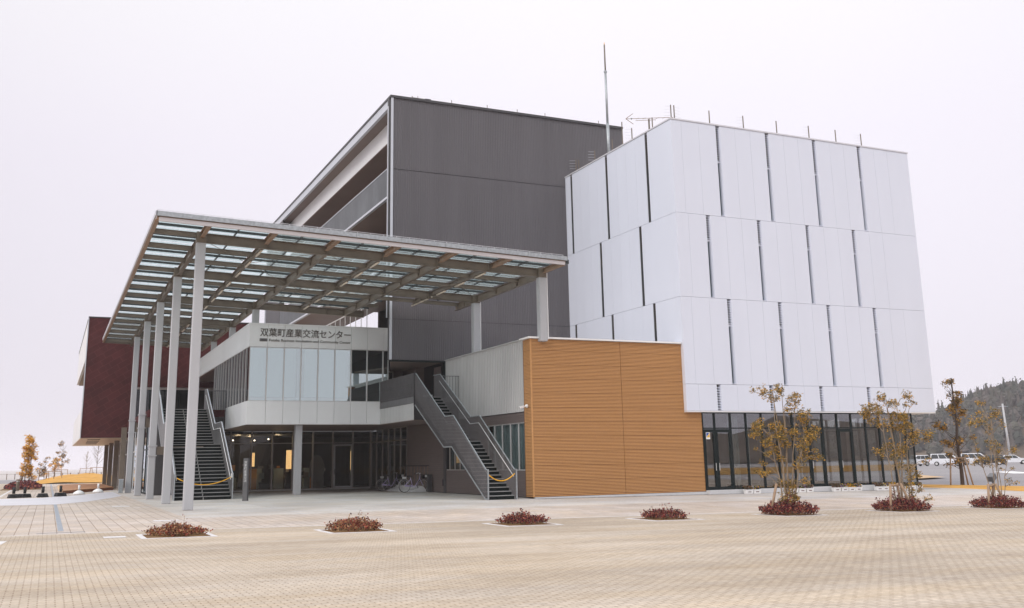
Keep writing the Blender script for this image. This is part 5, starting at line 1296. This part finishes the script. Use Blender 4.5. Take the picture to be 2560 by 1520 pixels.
# ------------------------------------------------------------------ car park on the right
def car(name, label, loc, rz, paint, kind):
    t = thing(name, label, 'car', loc, rz, 'cars parked along the far side of the car park')
    if kind == 'van': L, Wd, zb, zr_, cab0, cab1, top0, top1, hood = 4.85, .92, 1.02, 1.82, -2.30, 1.75, -2.12, .75, .95
    elif kind == 'suv': L, Wd, zb, zr_, cab0, cab1, top0, top1, hood = 4.5, .92, 1.02, 1.66, -2.15, 1.1, -1.70, .35, 1.0
    elif kind == 'wagon': L, Wd, zb, zr_, cab0, cab1, top0, top1, hood = 4.4, .86, .95, 1.52, -2.05, 1.15, -1.75, .30, .88
    else: L, Wd, zb, zr_, cab0, cab1, top0, top1, hood = 4.45, .87, .90, 1.46, -1.95, 1.15, -1.05, .25, .84
    h = L/2
    prof = [(-h, .42), (-h+.03, .80), (-h+.14, zb), (cab1, zb), (h-.42, hood-.04), (h-.06, hood-.22), (h, .52), (h-.05, .30)]
    wr, wx = .33, (-L*.29, L*.31)
    low = [(h-.05, .26)]
    for cx in reversed(wx):
        for k in range(9):
            a = math.pi*k/8; low.append((cx+(wr+.06)*math.cos(a), .30+(wr+.06)*math.sin(a)*.95))
    low.append((-h+.08, .28))
    poly = prof+low; n = len(poly); mb = MB()
    rings = [(-Wd, .93), (-Wd+.07, 1.0), (Wd-.07, 1.0), (Wd, .93)]
    for y, s in rings:
        mb.v += [(x*(1 if s == 1 else .985), y, .62+(z-.62)*s) for x, z in poly]
    for k in range(3):
        for q in range(n): l = (q+1) % n; mb.f.append((k*n+q, k*n+l, (k+1)*n+l, (k+1)*n+q))
    mb.f.append(tuple(range(n))[::-1]); mb.f.append(tuple(3*n+q for q in range(n)))
    mb.build('body', paint, t)
    wb_, wt = Wd-.05, Wd-.20
    P = [(cab0,-wb_,zb-.01),(cab1,-wb_,zb-.01),(cab1,wb_,zb-.01),(cab0,wb_,zb-.01),(top0,-wt,zr_),(top1,-wt,zr_),(top1,wt,zr_),(top0,wt,zr_)]
    MB().hexa(P).build('cabin', paint, t, bevel=.06)
    V = [Vector(p) for p in P]
    def pane(nm, a, b, c, d, u0, u1, v0, v1, out_):
        f = lambda u, v: (a.lerp(b, u)).lerp(d.lerp(c, u), v)
        nrm = (b-a).cross(d-a).normalized()*.012*out_
        MB().quad(f(u0, v0)+nrm, f(u1, v0)+nrm, f(u1, v1)+nrm, f(u0, v1)+nrm).build(nm, 'carg', t)
    pane('windscreen', V[1], V[2], V[6], V[5], .07, .93, .08, .93, 1); pane('rear_window', V[3], V[0], V[4], V[7], .10, .90, .15, .90, 1)
    for u0, u1 in ((.05, .32), (.345, .61), (.63, .93)):
        pane('side_glass', V[0], V[1], V[5], V[4], u0, u1, .10, .88, 1); pane('side_glass', V[2], V[3], V[7], V[6], 1-u1, 1-u0, .10, .88, 1)
    for cx in wx:
        for s in (-1, 1):
            w = MB().lathe([(.20, -.10), (wr-.02, -.10), (wr, -.07), (wr, .07), (wr-.02, .10), (.20, .10)], (cx, s*(Wd-.11), wr), 18, 'y').build('wheel', 'black', t, True)
            MB().lathe([(.001, -.105), (.19, -.105), (.20, -.09), (.20, .09), (.19, .105), (.001, .105)], (cx, s*(Wd-.10), wr), 12, 'y').build('rim', 'chrome', w)
    for s in (-1, 1):
        MB().box(h-.20, h-.03, s*(Wd-.20)-.16, s*(Wd-.20)+.16, hood-.34, hood-.20).build('headlight', 'chrome', t); MB().box(-h-.005, -h+.12, s*(Wd-.14)-.10, s*(Wd-.14)+.10, zb-.30, zb-.05).build('tail_light', 'redlamp', t)
        MB().box(cab1-.55, cab1-.38, s*(Wd+.06)-.09, s*(Wd+.06)+.09, zb+.02, zb+.15).build('mirror', paint, t, bevel=.02)
    MB().box(h-.02, h+.012, -.55, .55, .36, .46).build('grille', 'black', t); MB().box(-h-.012, -h+.03, -Wd+.12, Wd-.12, .28, .42).build('bumper', 'black', t)
    MB().box(h+.013, h+.02, -.17, .17, .47, .60).build('number_plate', 'white_paint', t); MB().box(-h-.016, -h-.013, -.17, .17, .60, .76).build('number_plate', 'white_paint', t)
    return t
ZC = zg(60, 60); CK = .885
perp = -math.radians(49.0)     # image-right direction
car('parked_car', 'white hatchback seen from its rear, half hidden by the glazed corner', (139.2*CK, 132.5*CK, ZC), perp-math.pi*.78+math.pi*0, 'carw', 'suv')
car('parked_car', 'white minivan in profile facing right, nearest the glazed corner', (142.6*CK, 129.0*CK, ZC), perp, 'carw', 'van')
car('parked_car', 'white van behind the black car, only its roof and screen showing', (152.5*CK, 131.5*CK, ZC), perp+.15, 'carw', 'van')
car('parked_car', 'black saloon facing left behind the brown tree', (148.6*CK, 125.2*CK, ZC), perp+math.pi+.06, 'carb', 'wagon')
car('parked_car', 'low white car facing right beyond the sparse tree', (158.0*CK, 128.2*CK, ZC), perp+.12, 'carw', 'saloon')
car('parked_car', 'black estate car facing left at the right edge of the photo', (165.0*CK, 124.5*CK, ZC), perp+math.pi-.05, 'carb', 'wagon')
gp = thing('ground_spotlight', 'small grey spotlight on the dry lawn at the right edge', 'spotlight', (50.8, 42.75, zg(50, 42)))
MB().tube([(0,0,0), (0,0,.28)], .05, 8).build('stand', 'galvd', gp); MB().bar((-.20,0,.30), (.22,.1,.52), .36, .34).build('lamp_head', 'galvd', gp, bevel=.03); MB().box(-.1, .1, -.1, .1, 0, .02).build('base', 'galvd', gp)
def upole(label, x, y, lean, h, r, arms):
    t = thing('utility_pole', label, 'utility pole', (x, y, ZC), 0, 'poles beyond the car park'); MB().tube([(0,0,0), (lean*.8, -lean*.6, h)], [r, r*.7], 10).build('pole', 'pole', t, True)
    for z in arms: MB().tube([(lean*.8*z/h-.75, -lean*.6*z/h+.65, z), (lean*.8*z/h+.75, -lean*.6*z/h-.65, z)], .05, 5).build('cross_arm', 'galv', t)
upole('tall pale concrete utility pole right of the sparse tree', 188, 153, -.3, 12.2, .26, (11.6,))
upole('short pale pole directly left of the brown tree trunk', 173, 165, -.2, 5.4, .16, ())
upole('thin dark lamp pole near the right edge of the photo', 187.5, 143.5, 0, 8.8, .09, (8.6,))
upole('very thin short pole between the concrete pole and the right edge', 182, 143.5, 0, 5.2, .06, ())
# ------------------------------------------------------------------ wooded hills
def ridge(u):   # height of the wooded hill along its length
    q = min(1, max(0, (u-.28)/.32)); return 10+17*q*q*(3-2*q)+1.3*math.sin(u*17)+1.0*math.sin(u*39+1)
def hill_pt(u, v):
    """u along the ridge, v from foot (0) to crest (1) and down the back (2)"""
    ang = math.radians(34+34*u); d = 395+70*v; h = ridge(u)*math.sin(min(v, 2)*math.pi/2)
    return Vector((d*math.sin(ang), d*math.cos(ang), -.3+h))
hm = MB(); nu, nv = 46, 12
for j in range(nv+1):
    for i in range(nu+1): hm.v.append(tuple(hill_pt(i/nu*1.6-.3, j/nv*2)))
for j in range(nv):
    for i in range(nu): a = j*(nu+1)+i; hm.f.append((a, a+1, a+nu+2, a+nu+1))
MT['hillsoil'] = mat('hill_undergrowth', (.14, .105, .075), .95, 0, .4, .05, .1)
MT['forest'] = leafmat('forest_foliage', [(.05, .052, .042), (.062, .058, .046), (.09, .076, .066), (.045, .05, .04), (.075, .072, .054), (.105, .088, .078)], .9, 0)
tag(hm.build('wooded_hill', 'hillsoil', None, True), kind='structure')
fo = MB(); random.seed(88)
for k in range(5200):
    u = random.uniform(-.3, 1.3); v = random.uniform(.02, 1.12)**.8; p = hill_pt(u, v)
    con = random.random() < .28; H = random.uniform(4.5, 9.0) if con else random.uniform(3.2, 6.2); R0 = H*(.17 if con else .36)*random.uniform(.8, 1.2)
    prof = ((.15, 1.0), (.35, .82), (.55, .58), (.75, .34), (.92, .12), (1.0, .01)) if con else ((.12, .45), (.30, .86), (.52, 1.0), (.72, .82), (.88, .50), (1.0, .06))
    m_ = 7; i = len(fo.v)
    for f, r in prof:
        for q in range(m_):
            a = 2*math.pi*q/m_+f*2; rr = R0*r*random.uniform(.72, 1.28)
            fo.v.append((p.x+rr*math.cos(a), p.y+rr*math.sin(a), p.z-.4+H*(f+random.uniform(-.05, .05))))
    for e in range(len(prof)-1):
        for q in range(m_):
            l = (q+1) % m_; fo.f.append((i+e*m_+q, i+e*m_+l, i+(e+1)*m_+l, i+(e+1)*m_+q))
    for _ in range(7):   # ragged twigs round the outline
        f = random.uniform(.35, 1.0); a = random.uniform(0, 6.28); rr = R0*random.uniform(.8, 1.15)*(1.1-f if con else 1.0)
        c = Vector((p.x+rr*math.cos(a), p.y+rr*math.sin(a), p.z+H*f)); d1 = Vector((random.gauss(0,1), random.gauss(0,1), random.gauss(0,1))).normalized()*.45; d2 = Vector((random.gauss(0,1), random.gauss(0,1), random.gauss(0,1))).normalized()*.35
        b = len(fo.v); fo.v += [tuple(c-d1), tuple(c-d2), tuple(c+d1), tuple(c+d2)]; fo.f.append((b, b+1, b+2, b+3))
tag(fo.build('forest', 'forest'), 'far wooded slope of grey-brown trees behind the car park', 'forest', None, 'stuff')
# low country behind the viewer, seen only in the glass: a dry bank, a road and a wooded rise
bk_ = MB(); n = 40
for i in range(n+1):
    x = -260+620*i/n; h = 9+5*math.sin(i*.55)+3*math.sin(i*1.7+1); bk_.v += [(x, -190, -.2), (x, -230, h*.8), (x, -300, h*1.25), (x, -380, 0)]
for i in range(n):
    for q in range(3): a = i*4+q; bk_.f.append((a, a+4, a+5, a+1))
tag(bk_.build('rear_hill', 'hillsoil', None, True), kind='structure')
lw = MB(); n = 30
for i in range(n+1):
    x = -30+160*i/n
    for q in range(5): lw.v.append((x, -24-7*q/4*1.2, zg(x, -24)+.004+.75*math.sin(math.pi*q/4)))
for i in range(n):
    for q in range(4): a = i*5+q; lw.f.append((a, a+1, a+6, a+5))
tag(lw.build('rear_bank', 'lawn', None, True), kind='structure')

# ------------------------------------------------------------------ the air: thin pale haze over the whole plain
hz = bpy.data.materials.new('haze'); hz.use_nodes = True; t = hz.node_tree; t.nodes.clear()
o_ = N('ShaderNodeOutputMaterial', t); pv = N('ShaderNodeVolumePrincipled', t); pv.inputs['Color'].default_value = (.93, .92, .97, 1); pv.inputs['Density'].default_value = .00033
t.links.new(pv.outputs[0], o_.inputs['Volume']); MT['haze'] = hz
tag(MB().box(-3200, 3200, -3200, 4200, -1.6, 55).build('haze', 'haze'), 'thin pale haze fading the far hill and shore', 'haze', None, 'stuff')
SC.cycles.volume_bounces = 1
